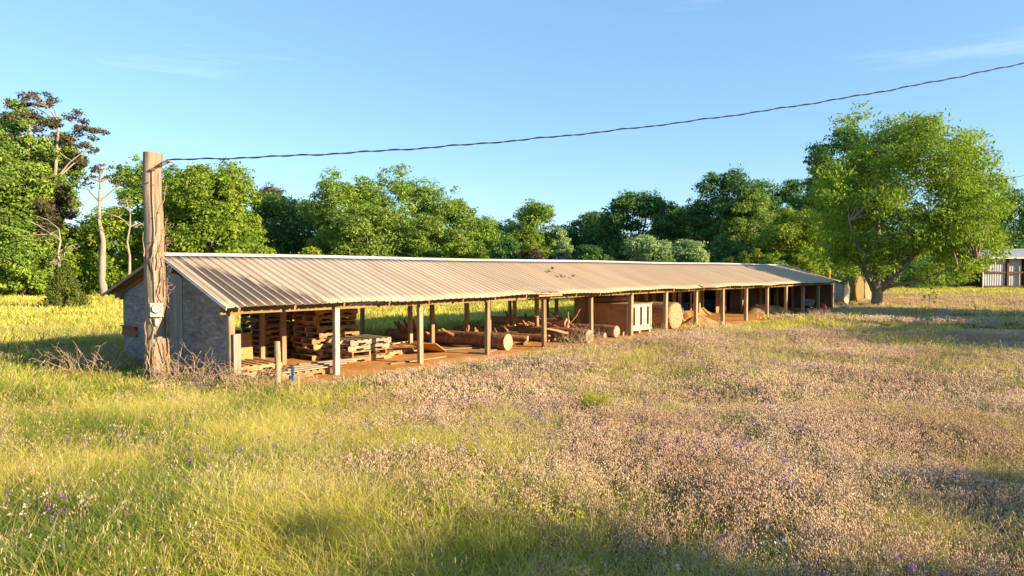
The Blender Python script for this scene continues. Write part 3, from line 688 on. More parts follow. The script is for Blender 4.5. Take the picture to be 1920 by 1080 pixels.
# ------------------------------------------------------------------ logs
random.seed(31)
def log(px, py, r, ln, label, ang=0.0, stubs=3, z=None, group='logs under the shed roof'):
    e = at(px, py, 0.03)
    root = thing('log', label, 'log', (e.x, e.y, 0.03 + (0 if z is None else z)), UA + math.pi / 2 + ang, group)   # local +x runs back into the shed
    m_ = MB(); nseg = 7; P = []; R = []
    for k in range(nseg + 1):
        t = k / nseg
        P.append((ln * t, 0.06 * ln * math.sin(t * 2.5 + r * 9) * 0.3, r * 0.98 + (0.02 * math.sin(t * 5)))); R.append(r * (1 - 0.28 * t) * (1 + 0.05 * math.sin(k * 2.1)))
    m_.tube(P, R, 14, wob=0.06)
    for s in range(stubs):
        t = random.uniform(0.25, 0.95); a = random.uniform(0.2, 2.9); d = Vector((random.uniform(0.1, 0.6), math.cos(a), math.sin(a))).normalized()
        b = Vector((ln * t, 0, r)) + d * r * 0.6
        m_.tube([b, b + d * r * 0.7, b + d * r * random.uniform(0.9, 1.5) + Vector((0.05, 0, 0.03))], [r * 0.32, r * 0.22, r * 0.14], 8, wob=0.1)
    m_.build('bark', M['bark'], root)
    c = MB(); c.tube([(-0.015, P[0][1], P[0][2]), (0.0, P[0][1], P[0][2])], [r * 0.93, r * 0.97], 20, wob=0.03); c.build('cut_end', M['cutwood'], root)
    return root
log(955, 657, 0.25, 5.0, 'huge fallen log with branch stubs and pale sawn end near the fourth front post', 0.14, 13)
log(1049, 638, 0.17, 4.2, 'thick log with a broad pale end just right of the fifth front post', 0.02, 4)
log(1031, 641, 0.12, 3.2, 'slimmer log with a round pale end in the pile by the fifth post', 0.22, 3)
log(1107, 644, 0.23, 4.6, 'heavy log whose pale end is half hidden by dry weeds at the sixth post', 0.05, 3)
log(1100, 641, 0.14, 3.6, 'thin log lying against the heavy one by the sixth post', 0.25, 2)
log(1158, 633, 0.21, 3.6, 'thick log ending beside the white slotted crate', 0.03, 1)
log(1135, 634, 0.10, 3.0, 'small log with a tan end between two bigger logs near the crate', 0.08, 1)
log(1171, 630, 0.09, 1.2, 'short stubby log at the foot of the white slotted crate', -0.2, 0)
log(1005, 633, 0.16, 3.4, 'gnarled log at the rear of the log pile', 0.25, 6)
log(990, 640, 0.10, 2.8, 'thin crooked log beside the end of the huge log', 0.35, 3)
log(1065, 628, 0.20, 3.6, 'dark log laid on top of the pile behind the sixth post', 0.1, 3, z=0.22)
log(985, 648, 0.055, 0.9, 'short white birch stick on the dirt in front of the log pile', -0.9, 0)
for k in range(16):
    p = at(random.uniform(985, 1085), random.uniform(622, 644), 0.05); P = [Vector((0, 0, 0))]
    d = Vector((random.uniform(-1, 1), random.uniform(-0.3, 1), random.uniform(-0.05, 0.45))).normalized()
    for i in range(4): P.append(P[-1] + d * random.uniform(.2, .4) + Vector((random.uniform(-.08, .08), random.uniform(-.08, .08), random.uniform(-.04, .06))))
    m_ = MB(); r0 = random.uniform(.03, .06); m_.tube(P, [r0 * (1 - .15 * i) for i in range(5)], 7, wob=.1)
    o = m_.build('branch', M['bark'], None, (p.x, p.y, 0.12 + random.uniform(0, .25))); tag(o, 'crooked brown branch tossed on the log pile', 'branch', 'branches on the log pile')

# ------------------------------------------------------------------ crates
random.seed(41)
def crate(u0, w0, lu, lw, h, label, slots=3, front='crate_white', side='ply', top='plank', skid=0.12):
    r = thing('crate', label, 'crate', S(u0, w0, 0.03), UA)
    fr = MB(); nb = 5
    for k in range(nb):
        hh = h / nb; fr.box((lu / 2, 0.012, skid + hh * (k + 0.5)), (lu, 0.024, hh - 0.006))
    fr.build('front_boards', M[front], r)
    f2 = MB()
    for x in (0.035, lu - 0.035): f2.box((x, -0.012, skid + h / 2), (0.07, 0.02, h))
    f2.box((lu / 2, -0.012, skid + 0.04), (lu - 0.145, 0.02, 0.08))
    f2.build('front_frame', M[front], r)
    for k in range(slots):
        s_ = MB(); s_.box((lu * (0.24 + 0.30 * k), -0.006, skid + h * 0.55), (0.105, 0.03, h * 0.68)); s_.build('slot', M['black'], r)
    sb = MB()
    for x in (0.012, lu - 0.012):
        for k in range(nb): sb.box((x, 0.024 + (lw - 0.024) / 2, skid + h / nb * (k + .5)), (0.024, lw - 0.024, h / nb - 0.005))
    sb.build('side_boards', M[side], r)
    for k in range(3):
        bt = MB(); bt.box((-0.012, 0.08 + (lw - 0.16) * k / 2, skid + h / 2), (0.024, 0.09, h)); bt.build('side_batten', M[side], r)
    bk = MB(); bk.box((lu / 2, lw + 0.012, skid + h / 2), (lu, 0.024, h)); bk.build('back_boards', M[side], r)
    lid = MB(); lid.box((lu / 2, lw / 2, skid + h + 0.014), (lu + 0.08, lw + 0.1, 0.024)); lid.build('lid', M[top], r)
    sk = MB()
    for x in (0.08, lu / 2, lu - 0.08): sk.box((x, lw / 2, skid / 2), (0.09, lw - 0.02, skid - 0.004))
    sk.build('skids', M['crate_white'], r)
    return r
crate(14.93, 0.30, 1.60, 1.65, 0.98, 'big crate with a white front of three dark slots and brown plywood sides')
crate(15.35, 2.05, 1.75, 1.0, 1.12, 'brown crate standing in shade behind the white slotted crate', 0, 'ply', 'ply', 'ply')
crate(17.2, 2.45, 1.5, 1.5, 1.08, 'smaller white crate behind the slotted crate, near the round bale', 3)

# ------------------------------------------------------------------ bales and heaps
def bale(loc, r, ln, rotz, mat, label, end=None):
    root = thing('round_bale', label, 'hay bale', loc, rotz, 'round bales')
    m_ = MB(); vv = []; n = 44; K = 9
    rows = [(-ln / 2, 0.97)] + [(-ln / 2 + ln * k / K, 1.0) for k in range(0, K + 1)] + [(ln / 2, 0.97)]
    for (y, s_) in rows:
        for k in range(n):
            a = 2 * math.pi * k / n
            sag = 1.05 if abs(math.cos(a)) > 0.8 else 1.0
            z = math.sin(a) * r * s_ * (1 + random.uniform(-.02, .02)); z = max(z, -r * 0.88)
            vv.append((math.cos(a) * r * s_ * sag * (1 + random.uniform(-.015, .015)), y + random.uniform(-.015, .015), r * 0.9 + z))
    ff = []
    for i in range(len(rows) - 1):
        for k in range(n): ff.append((i * n + k, i * n + (k + 1) % n, (i + 1) * n + (k + 1) % n, (i + 1) * n + k))
    m_.add(vv, ff, True)
    m_.build('rolled_side', M[mat], root)
    for s_ in (-1, 1):
        e = MB(); vv = [(0, s_ * (ln / 2 + 0.02), r * .9)]; ff = []; rings = 6
        for j in range(1, rings + 1):
            rr = r * 0.975 * j / rings
            for k in range(n):
                a = 2 * math.pi * k / n; z = max(math.sin(a) * rr, -r * .87)
                vv.append((math.cos(a) * rr, s_ * (ln / 2 + 0.025 * (j % 2) - (0.03 if j == rings else 0) + random.uniform(-.01, .01)), r * .9 + z))
        for k in range(n):
            ff.append((0, 1 + k, 1 + (k + 1) % n))
        for j in range(rings - 1):
            for k in range(n): ff.append((1 + j * n + k, 1 + (j + 1) * n + k, 1 + (j + 1) * n + (k + 1) % n, 1 + j * n + (k + 1) % n))
        e.add(vv, ff, True); e.build('rolled_end', M[end or mat], root)
    return root
bale(S(18.35, 0.95, 0.03), 0.56, 1.45, UA, 'hay', 'grey brown round hay bale under the eave, right of the white slotted crate')
e = at(1563, 578); bale((xat(1566, 46.5), 46.5, 0), 0.95, 1.5, UA + 0.1, 'wrap', 'pale plastic-wrapped round bale at the far end of the shed')
bale((xat(1591, 48.5), 48.5, 0), 1.02, 1.6, UA, 'hay_green', 'greenish round bale outside the shed, next to the wrapped one')
bale((xat(1612, 50.0), 50.0, 0), 0.95, 1.6, UA - 0.15, 'hay', 'tan round bale nearest to the big tree trunk')

def heap(loc, rx, ry, h, mat, label, cat='heap', seed=0, group=None):
    n = 36; m = 14; vv = []; ff = []
    for j in range(m + 1):
        t = j / m
        for k in range(n):
            a = 2 * math.pi * k / n; q = 0.8 + 0.5 * float(vnoise(math.cos(a) * 1.7 + 5, math.sin(a) * 1.7 + 5, seed))
            x = math.cos(a) * rx * t * q; y = math.sin(a) * ry * t * q
            z = h * (math.cos(t * math.pi) * .5 + .5) * (0.75 + 0.5 * float(fbm(x * 2.2 + 9, y * 2.2, seed + 3))) + 0.03 * float(vnoise(x * 8, y * 8, seed)) - 0.03
            vv.append((x, y, z))
    for j in range(m):
        for k in range(n): ff.append((j * n + k, (j + 1) * n + k, (j + 1) * n + (k + 1) % n, j * n + (k + 1) % n))
    b = MB(); b.add(vv, ff, True); o = b.build(cat.replace(' ', '_') if cat != 'heap' else 'heap', M[mat], None, loc)
    return tag(o, label, cat, group)
heap(S(21.6, 2.6, 0.03), 1.2, 0.9, 0.55, 'claypile', 'orange clay heap behind the round bale', seed=1)
heap(S(23.2, 2.2, 0.03), 1.1, 0.8, 0.50, 'claypile', 'orange clay heap with a sharp side, middle of the shed', seed=2)
heap(S(21.4, 0.75, 0.03), 1.0, 0.5, 0.42, 'loosehay', 'low brown hay heap right of the round bale', seed=3)
heap(S(26.6, 3.6, 0.03), 0.9, 0.8, 0.55, 'claypile', 'rounded orange heap beside the nearer blue tub', seed=4)
heap(S(25.6, 3.3, 0.03), 0.6, 0.6, 0.30, 'claypile', 'small orange heap in front of the nearer blue tub', seed=5)
heap(S(29.4, 1.4, 0.03), 1.3, 1.0, 0.62, 'loosehay', 'large brown hay heap below the partition panel', seed=6)
heap(S(30.6, 1.0, 0.03), 1.1, 0.8, 0.45, 'loosehay', 'straw coloured hay heap sloping towards the eave', seed=7)
heap(S(28.0, 4.5, 0.03), 1.2, 0.6, 0.35, 'loosehay', 'dark hay heap along the back wall', seed=8)
def tub(loc, r, h, label):
    t = thing('tub', label, 'tub', loc, 0, 'blue tubs')
    m_ = MB(); m_.lathe([(0.01, 0.0), (r * .86, 0), (r * .98, h), (r * .92, h), (r * .82, 0.03), (0.01, 0.03)], 24); m_.build('body', M['tub'], t)
    q = MB(); q.lathe([(r * .985, h - .05), (r * 1.05, h - .05), (r * 1.05, h + .005), (r * .985, h + .005)], 24); q.build('rim', M['tub'], t)
tub(S(26.7, 4.75, 0.03), 0.55, 0.62, 'blue plastic tub behind the rounded orange heap')
tub(S(29.6, 4.4, 0.03), 0.50, 0.68, 'blue plastic tub in the dark bay near the partition')

# wheelbarrow near the far end
wb = thing('wheelbarrow', 'grey wheelbarrow with red handles at the far end of the shed', 'wheelbarrow', S(33.7, 0.4, 0.03), UA + 0.3)
m_ = MB(); top = [(-.45, -.38, .62), (.5, -.34, .66), (.5, .34, .66), (-.45, .38, .62)]; bot = [(-.25, -.22, .3), (.2, -.2, .3), (.2, .2, .3), (-.25, .22, .3)]
m_.add(bot + top, [(3, 2, 1, 0), (0, 1, 5, 4), (1, 2, 6, 5), (2, 3, 7, 6), (3, 0, 4, 7)]); o = m_.build('tray', M['greymetal'], wb); o.modifiers.new('t', 'SOLIDIFY').thickness = 0.01
for y in (-.24, .24):
    m_ = MB(); m_.tube([(-.75, y * .4, .18), (0, y, .28), (1.15, y * 1.15, .42)], .022, 8); h_ = m_.build('handle', M['rust'], wb)
    m_ = MB(); m_.tube([(0.98, y * 1.125, .397), (1.18, y * 1.155, .425)], .032, 8); m_.build('grip', M['red'], h_)
    m_ = MB(); m_.tube([(.2, y, .30), (.3, y, 0)], .018, 8); m_.build('leg', M['rust'], wb)
m_ = MB(); m_.tube([(-.72, -.05, .19), (-.72, .05, .19)], .19, 20); m_.build('wheel', M['rubber'], wb)
pr = thing('red_roller', 'small red barrel lying beside the wheelbarrow at the shed corner', 'barrel', S(35.3, 0.15, 0.03), UA)
m_ = MB(); m_.tube([(-.3, 0, .2), (-.28, 0, .2), (.28, 0, .2), (.3, 0, .2)], [.16, .18, .18, .16], 18); m_.build('drum', M['red'], pr)
m_ = MB(); m_.tube([(.30, 0, .2), (.35, 0, .2)], .05, 10); m_.build('bung', M['greymetal'], pr)

# ------------------------------------------------------------------ posts and bits in front
random.seed(51)
p = at(521, 734); st = MB(); st.tube([(0, 0, -.1), (0.01, 0, .5), (-0.01, 0.01, 1.0)], [.062, .06, .056], 10, wob=.06); o = st.build('stub_post', M['post'], None, (p.x, p.y, 0)); tag(o, 'tall weathered wooden stub post in the grass before the pallets', 'post')
p = at(557, 758); hp = thing('hydrant_post', 'short wooden stake holding a blue water tap in the tall grass', 'tap post', (p.x, p.y, 0))
m_ = MB(); m_.box((0, 0, .2), (.095, .085, .62)); m_.build('stake', M['plank'], hp, bevel=.008)
m_ = MB(); m_.tube([(-.065, -.03, .0), (-.065, -.03, .44)], .016, 8); m_.build('pipe', M['conduit'], hp)
m_ = MB(); m_.box((-.065, -.03, .60), (.05, .045, .17)); m_.box((-.095, -.035, .485), (.06, .05, .075)); m_.tube([(-.065, -.03, .43), (-.065, -.03, .53)], .03, 10); m_.build('tap', M['blue'], hp, bevel=.006)
hz = MB(); P = []
for k in range(15):
    a = math.pi * k / 14; P.append((-.33 * math.cos(a), .05 * math.sin(3 * a), .42 * math.sin(a) ** .8 - .05))
p = S(0.0, -.5); hz.tube(P, .016, 8); o = hz.build('hose', M['rubber'], None, (p.x, p.y, 0)); tag(o, 'black hose arching out of the grass at the near corner post', 'hose')
p = at(221, 640); b = MB(); b.box((0, 0, .55), (.18, .18, 1.1)); o = b.build('rusty_post', M['rust'], None, (p.x - .6, p.y + 2, 0)); o.modifiers.new('b', 'BEVEL').width = .02; tag(o, 'rusty square post left of the grey end wall', 'post')
for px, d, h, mt, lab in ((1555, 54, 2.6, 'yellow', 'yellow stake behind the far end of the shed roof'), (1568, 54, 2.1, 'crate_white', 'white stake right of the yellow one')):
    b = MB(); b.tube([(0, 0, 0), (0, 0, h)], .08, 8); o = b.build('stake', M[mt], None, (xat(px, d), d, 0)); tag(o, lab, 'stake')

# fence far behind the shed, bare posts
for k, px in enumerate((900, 925, 945, 962, 1040, 690, 640)):
    d = 44 + (k * 7) % 5; b = MB(); b.tube([(0, 0, -.1), (0.03, 0, 1.25)], [.06, .055], 8, wob=.05); o = b.build('fence_post', M['greyplank'], None, (xat(px, d), d, float(gz(xat(px, d), d)))); tag(o, 'thin grey fence post in the field seen through the shed', 'fence post', 'fence posts behind the shed')

# birds over the roof
def bird(px, py, w_, s, mat, label, wings, rot):
    # on the roof plane near depth row w_
    ratio = (px - 960) / F
    u_ = (ratio * (P0.y + V.y * w_) - P0.x - V.x * w_) / (U.x - ratio * U.y)
    q = S(u_, w_, z_roof(u_, w_) + 0.03)
    r = thing('bird', label, 'bird', q, rot, 'birds on the roof')
    m_ = MB(); m_.tube([(-.19 * s, 0, .09 * s), (-.12 * s, 0, .09 * s), (-.04 * s, 0, .08 * s), (.06 * s, 0, .09 * s), (.11 * s, 0, .13 * s), (.15 * s, 0, .15 * s), (.18 * s, 0, .145 * s), (.21 * s, 0, .14 * s)], [.012 * s, .03 * s, .055 * s, .055 * s, .035 * s, .034 * s, .022 * s, .004 * s], 10)
    m_.tube([(0, .02 * s, .05 * s), (0.01, .02 * s, -.03)], .006 * s, 5); m_.tube([(0, -.02 * s, .05 * s), (0.01, -.02 * s, -.03)], .006 * s, 5)
    m_.build('body', M[mat], r)
    for sd_ in (-1, 1):
        k = MB()
        if wings: P = [(.08 * s, .04 * s * sd_, .11 * s), (-.10 * s, .04 * s * sd_, .11 * s), (-.14 * s, .12 * s * sd_, .27 * s), (-.02 * s, .10 * s * sd_, .27 * s)]
        else: P = [(.07 * s, .05 * s * sd_, .12 * s), (.05 * s, .06 * s * sd_, .06 * s), (-.16 * s, .045 * s * sd_, .06 * s), (-.2 * s, .03 * s * sd_, .09 * s)]
        k.prism(P, (0, .012 * s * sd_, .004)); k.build('wing', M['bird_dark'], r)
bird(1029, 519, 1.55, 0.40, 'bird_dark', 'dark bird perched on the roof beside the line shadow', False, 2.4)
bird(1036, 514, 1.85, 0.36, 'bird_dark', 'slim dark bird higher up the roof than the others', True, 0.3)
bird(1052, 526, 1.05, 0.40, 'bird_dark', 'dark bird with raised wings, middle of the roof flock', True, 1.2)
bird(1058, 526, 1.05, 0.34, 'bird_dark', 'small dark bird close to the one with raised wings', False, 0.8)
bird(1074, 528, 0.95, 0.45, 'bird_pale', 'white bird with raised wings, rightmost on the roof', True, 2.0)

# ------------------------------------------------------------------ trees
def unit(v): return v / np.maximum(np.linalg.norm(v, axis=1, keepdims=True), 1e-9)
def leaf_cards(rng, clumps, n, size, aspect=0.5, shell=0.5, up=0.5, droop=0.0, tufts=0):
    """diamond-shaped leaves scattered through ellipsoidal clumps; tufts>0 groups them in sprays"""
    cl = np.asarray(clumps, float); wgt = cl[:, 3] * cl[:, 4]; wgt = wgt / wgt.sum()
    if tufts:
        nt = max(1, n // tufts); idx = rng.choice(len(cl), nt, p=wgt); d = unit(rng.normal(size=(nt, 3)))
        rad = rng.uniform(shell, 1.0, (nt, 1)) ** 0.7 * rng.uniform(0.86, 1.26, (nt, 1))
        c = cl[idx, :3] + d * cl[idx, 3:6] * rad
        c = np.repeat(c, tufts, 0); d = np.repeat(d, tufts, 0)
        c = c + rng.normal(size=c.shape) * size * np.array([1.3, 1.3, 0.7])
    else:
        idx = rng.choice(len(cl), n, p=wgt); d = unit(rng.normal(size=(n, 3)))
        rad = rng.uniform(shell, 1.0, (n, 1)) ** 0.7 * rng.uniform(0.9, 1.1, (n, 1))
        c = cl[idx, :3] + d * cl[idx, 3:6] * rad
    m = len(c)
    nrm = unit(d * 0.7 + rng.normal(size=(m, 3)) * 0.55 + np.array([0, 0, up]))
    t = np.cross(nrm, rng.normal(size=(m, 3))); t[:, 2] -= droop; t = unit(t); b = unit(np.cross(nrm, t))
    s = size * (0.4 + 1.0 * rng.uniform(0, 1, (m, 1)) ** 1.6)
    v = np.stack([c - t * s, c + b * s * aspect, c + t * s, c - b * s * aspect], 1).reshape(-1, 3)
    f = np.arange(m * 4).reshape(-1, 4)
    return v, f

def crown_clumps(rng, rx, rz, zc, n, rel, ry=None, low=-0.55, flat=0.72, lump=0.45):
    ry = ry or rx; out = []
    for i in range(n):
        while True:
            d = rng.normal(size=3); d /= np.linalg.norm(d)
            if d[2] > low: break
        r = rng.uniform(0.35, 1.0) ** 0.5 * (1 - rel * 0.75)
        if d[2] < 0:
            hh = max(math.hypot(d[0], d[1]), 0.45); d = np.array([d[0] / hh * rng.uniform(.6, 1), d[1] / hh * rng.uniform(.6, 1), d[2]])
        q = rel * rng.uniform(1 - lump, 1 + lump) * (1.0 if rng.uniform() > .25 else .6); r *= 1.0 + (.12 if q < rel * .8 else 0)
        out.append((d[0] * rx * r, d[1] * ry * r, zc + d[2] * rz * r, rx * q * rng.uniform(.75, 1.3), ry * q, min(rx, rz) * q * flat * rng.uniform(.7, 1.25)))
    return out

GL = 'trees of the left wood'; GC = 'trees of the middle wood'; GR = 'trees of the right wood'
def tree(name, cat, label, px, top, bot, hw, d, mat, seed, n=9000, size=0.22, nclump=34, rel=0.27, low=-0.5, flat=0.75, group='trees beyond the shed', trunk_r=0.25, base=None, depth=0.9, tufts=8, aspect=0.55, crown_h=None, limbs=8, up=0.5, droop=0.0, trunkmat='trunk', zoff=0.0, shell=0.5):
    """crown between pixel rows top and bot at distance d, half-width hw pixels"""
    rng = np.random.default_rng(seed); random.seed(seed)
    if group in (GC, GR) and d > 70: hw *= 1.14
    x = xat(px, d); rx = hw / F * d; zt = zat(top, d); zb = zat(bot, d)
    g = float(gz(x, d))
    zc = (zt + zb) / 2; rz = (zt - zb) / 2 * (1.1 if d > 50 else 1.0)
    root = thing(name, label, cat, (x, d, g), 0, group)
    cl = crown_clumps(rng, rx, rz, zc - g, int(nclump * 1.7), rel, ry=rx * depth, low=low, flat=flat)
    v, f = leaf_cards(rng, cl, int(n * 3.6), size * 0.66, aspect, shell=shell, up=up, tufts=tufts, droop=droop)
    v[:, 2] = np.maximum(v[:, 2], 0.02)
    link('crown', fast_mesh('crown', v, f, [M[mat]]), root)
    tb = MB(); zh = zc - g
    pts = [(0.1 * math.sin(k * 1.3 + seed) * trunk_r * 4, 0.1 * math.cos(k * 1.1 + seed) * trunk_r * 4, -0.2 + (zh + 0.2) * k / 6) for k in range(7)]
    tb.tube(pts, [trunk_r * (1.35 if k == 0 else 1 - 0.09 * k) for k in range(7)], 10, wob=0.06)
    for k in range(min(limbs, len(cl))):
        c = cl[k]; s0 = Vector(pts[2 + k % 4]); e = Vector(c[:3]); mid = (s0 + e) / 2 + Vector((random.uniform(-.3, .3), random.uniform(-.3, .3), 0.12 * (e - s0).length))
        tb.tube([s0, mid, e], [trunk_r * 0.45, trunk_r * 0.3, trunk_r * 0.12], 6, caps=False)
    tb.build('trunk', M[trunkmat], root)
    return root

B = 'broadleaf_tree'
M['walnut_bark'] = surf('walnut_bark', (0.09, 0.07, 0.05), (0.24, 0.19, 0.145), (5, 5, 1.5), c3=(0.36, 0.30, 0.24), bump=0.8, dist=0.05)
# left wood
GL = 'trees of the left wood'
tree(B, 'tree', 'tall dense green tree cut by the left edge, highest of the left wood', 12, 172, 548, 108, 62, 'leaf_mid', 1, 15000, 0.24, 48, 0.24, low=-0.9, group=GL)
tree(B, 'tree', 'tall dark tree farther left than the picture edge', -120, 150, 545, 120, 66, 'leaf_mid', 2, 9000, 0.28, 40, 0.26, low=-0.9, group=GL)
tree('vine_covered_tree', 'tree', 'brownish vine-draped tree low on the right of the tallest left tree', 92, 315, 545, 58, 60, 'leaf_brown', 4, 6500, 0.20, 40, 0.24, low=-0.9, group=GL)
tree(B, 'tree', 'olive tree just right of the tallest left tree, leafy to mid height', 100, 235, 420, 62, 63, 'leaf_olive', 5, 6500, 0.20, 34, 0.25, low=-0.7, group=GL)
tree(B, 'tree', 'rounded dark green tree rising behind the top of the utility pole', 262, 275, 540, 58, 74, 'leaf_mid', 6, 8000, 0.22, 34, 0.27, low=-0.9, group=GL)
tree(B, 'tree', 'bright young green tree around the pale dead trunk', 210, 365, 548, 72, 61, 'leaf_bright', 7, 9000, 0.19, 40, 0.24, low=-0.95, group=GL, trunk_r=0.12)
tree(B, 'tree', 'bright green spreading tree right of the utility pole', 392, 285, 500, 92, 60, 'leaf_bright', 8, 15000, 0.20, 48, 0.24, low=-0.9, group=GL)
tree(B, 'tree', 'darker tree behind the spreading bright tree, near the pole', 345, 300, 520, 60, 74, 'leaf_mid', 9, 6000, 0.22, 30, 0.27, low=-0.9, group=GL)
tree(B, 'tree', 'deep shaded tree filling the gap behind the cedar bush', 40, 400, 552, 80, 68, 'leaf_dark', 10, 5000, 0.24, 30, 0.27, low=-0.95, group=GL)
tree(B, 'tree', 'deep shaded tree low behind the pale dead trunk', 170, 440, 552, 70, 72, 'leaf_dark', 11, 5000, 0.24, 30, 0.27, low=-0.95, group=GL)
tree(B, 'tree', 'deep shaded tree low behind the bright tree right of the pole', 300, 420, 552, 80, 76, 'leaf_dark', 12, 5000, 0.24, 30, 0.27, low=-0.95, group=GL)
for k, (px, top, bot, hw, d, mt, n, lab) in enumerate(((-20, 200, 548, 80, 58, 'leaf_olive', 12000, 'sunlit olive tree at the very left edge'), (60, 250, 548, 70, 60, 'leaf_mid', 12000, 'sunlit green tree below the ragged cedars at the left'), (45, 420, 552, 60, 57, 'leaf_mid', 8000, 'bushy sunlit tree low at the left edge above the shrubs'), (140, 420, 552, 48, 60, 'leaf_bright', 7000, 'bright bushy tree left of the pale dead trunk'), (330, 390, 540, 60, 61, 'leaf_bright', 8000, 'bright bushy tree right behind the foot of the utility pole'), (455, 395, 520, 44, 64, 'leaf_bright', 6000, 'bright small tree at the right end of the left wood'))):
    tree(B, 'tree', lab, px, top, bot, hw, d, mt, 140 + k, n, 0.21, 44, 0.23, low=-0.95, group=GL)
# centre wood
GC = 'trees of the middle wood'
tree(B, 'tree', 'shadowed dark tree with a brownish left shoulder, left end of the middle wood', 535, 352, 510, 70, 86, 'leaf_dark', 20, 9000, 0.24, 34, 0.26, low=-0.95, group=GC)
tree(B, 'tree', 'brown-tinged sparse tree top at the left end of the middle wood', 512, 345, 420, 36, 88, 'leaf_brown', 21, 2500, 0.20, 16, 0.3, low=-0.6, group=GC)
tree(B, 'tree', 'broad sunlit tree left of the highest middle tree', 648, 322, 520, 78, 80, 'leaf_mid', 22, 15000, 0.22, 52, 0.23, low=-0.95, group=GC)
tree(B, 'tree', 'highest broad sunlit tree of the middle wood', 738, 312, 520, 82, 82, 'leaf_mid', 23, 16000, 0.22, 56, 0.23, low=-0.95, group=GC)
tree(B, 'tree', 'olive sunlit tree low in front of the highest middle tree', 690, 385, 520, 78, 76, 'leaf_olive', 24, 12000, 0.20, 48, 0.22, low=-0.95, group=GC)
tree(B, 'tree', 'rounded tree right of the highest middle tree', 838, 354, 520, 58, 82, 'leaf_mid', 25, 10000, 0.22, 38, 0.25, low=-0.95, group=GC)
tree(B, 'tree', 'small rounded tree at the right end of the big middle clump', 902, 398, 520, 38, 78, 'leaf_mid', 26, 7000, 0.20, 30, 0.26, low=-0.95, group=GC)
tree(B, 'tree', 'olive drooping tree in front of the right end of the middle clump', 815, 400, 520, 56, 76, 'leaf_olive', 27, 8000, 0.19, 36, 0.24, low=-0.95, group=GC)
tree(B, 'tree', 'bright low tree at the foot of the middle clump', 880, 450, 520, 44, 72, 'leaf_bright', 28, 6000, 0.18, 30, 0.25, low=-0.95, group=GC)
tree(B, 'tree', 'loose-crowned tree in the dip between the middle clump and the dark trees', 1010, 372, 510, 50, 90, 'leaf_mid', 29, 7500, 0.22, 26, 0.26, low=-0.9, group=GC)
tree(B, 'tree', 'grey green tree behind the dip right of the middle clump', 962, 405, 512, 44, 94, 'leaf_pale', 30, 5000, 0.22, 24, 0.27, low=-0.95, group=GC)
tree(B, 'tree', 'bright green small tree in the dip above the roof line shadow', 978, 424, 515, 38, 74, 'leaf_bright', 31, 7000, 0.18, 32, 0.25, low=-0.95, group=GC)
tree('slender_tree', 'tree', 'slender pale tree standing alone against the dark wood', 1055, 424, 512, 19, 70, 'leaf_pale', 32, 3500, 0.15, 22, 0.3, low=-0.95, group=GC, trunk_r=0.1)
tree('shrub', 'shrub', 'tan dry shrub just above the roof ridge in the dip', 998, 458, 515, 24, 66, 'leaf_brown', 33, 3000, 0.15, 18, 0.3, low=-0.95, group=GC, trunk_r=0.08)
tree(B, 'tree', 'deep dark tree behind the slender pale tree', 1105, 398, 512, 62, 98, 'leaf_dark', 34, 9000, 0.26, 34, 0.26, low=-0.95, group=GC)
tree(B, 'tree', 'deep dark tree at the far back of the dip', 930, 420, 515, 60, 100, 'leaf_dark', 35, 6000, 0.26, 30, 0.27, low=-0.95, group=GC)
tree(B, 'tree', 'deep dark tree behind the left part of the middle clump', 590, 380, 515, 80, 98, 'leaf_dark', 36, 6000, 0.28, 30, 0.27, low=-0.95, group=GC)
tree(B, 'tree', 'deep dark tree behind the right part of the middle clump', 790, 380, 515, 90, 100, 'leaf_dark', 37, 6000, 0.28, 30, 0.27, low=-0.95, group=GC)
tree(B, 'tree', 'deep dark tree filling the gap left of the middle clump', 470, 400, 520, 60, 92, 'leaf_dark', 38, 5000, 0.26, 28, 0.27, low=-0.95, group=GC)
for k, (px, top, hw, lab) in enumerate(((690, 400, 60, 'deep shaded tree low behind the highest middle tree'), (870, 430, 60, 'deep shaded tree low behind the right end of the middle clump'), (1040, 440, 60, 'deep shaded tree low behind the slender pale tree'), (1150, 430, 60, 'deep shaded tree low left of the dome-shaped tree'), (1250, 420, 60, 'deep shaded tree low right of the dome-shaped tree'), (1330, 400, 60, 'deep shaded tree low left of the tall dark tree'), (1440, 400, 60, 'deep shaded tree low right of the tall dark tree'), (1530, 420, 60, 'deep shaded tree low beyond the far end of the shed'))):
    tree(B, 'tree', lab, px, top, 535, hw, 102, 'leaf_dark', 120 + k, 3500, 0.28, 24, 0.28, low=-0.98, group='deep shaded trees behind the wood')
for k, (px, top, hw, lab) in enumerate(((1110, 455, 40, 'dark shrub over the middle of the ridge, right of the slender pale tree'), (1360, 440, 50, 'dark shrub behind the spiky saplings'), (1455, 445, 40, 'dark shrub right of the spiky saplings'), (955, 450, 40, 'dark shrub left of the tan dry shrub over the ridge'), (330, 455, 60, 'dark shrub above the near end of the ridge'))):
    tree('shrub', 'shrub', lab, px, top, 535, hw, 68, 'leaf_dark', 160 + k, 3500, 0.2, 22, 0.3, low=-0.98, group='dark shrubs at the foot of the wood', trunk_r=.06, limbs=4)
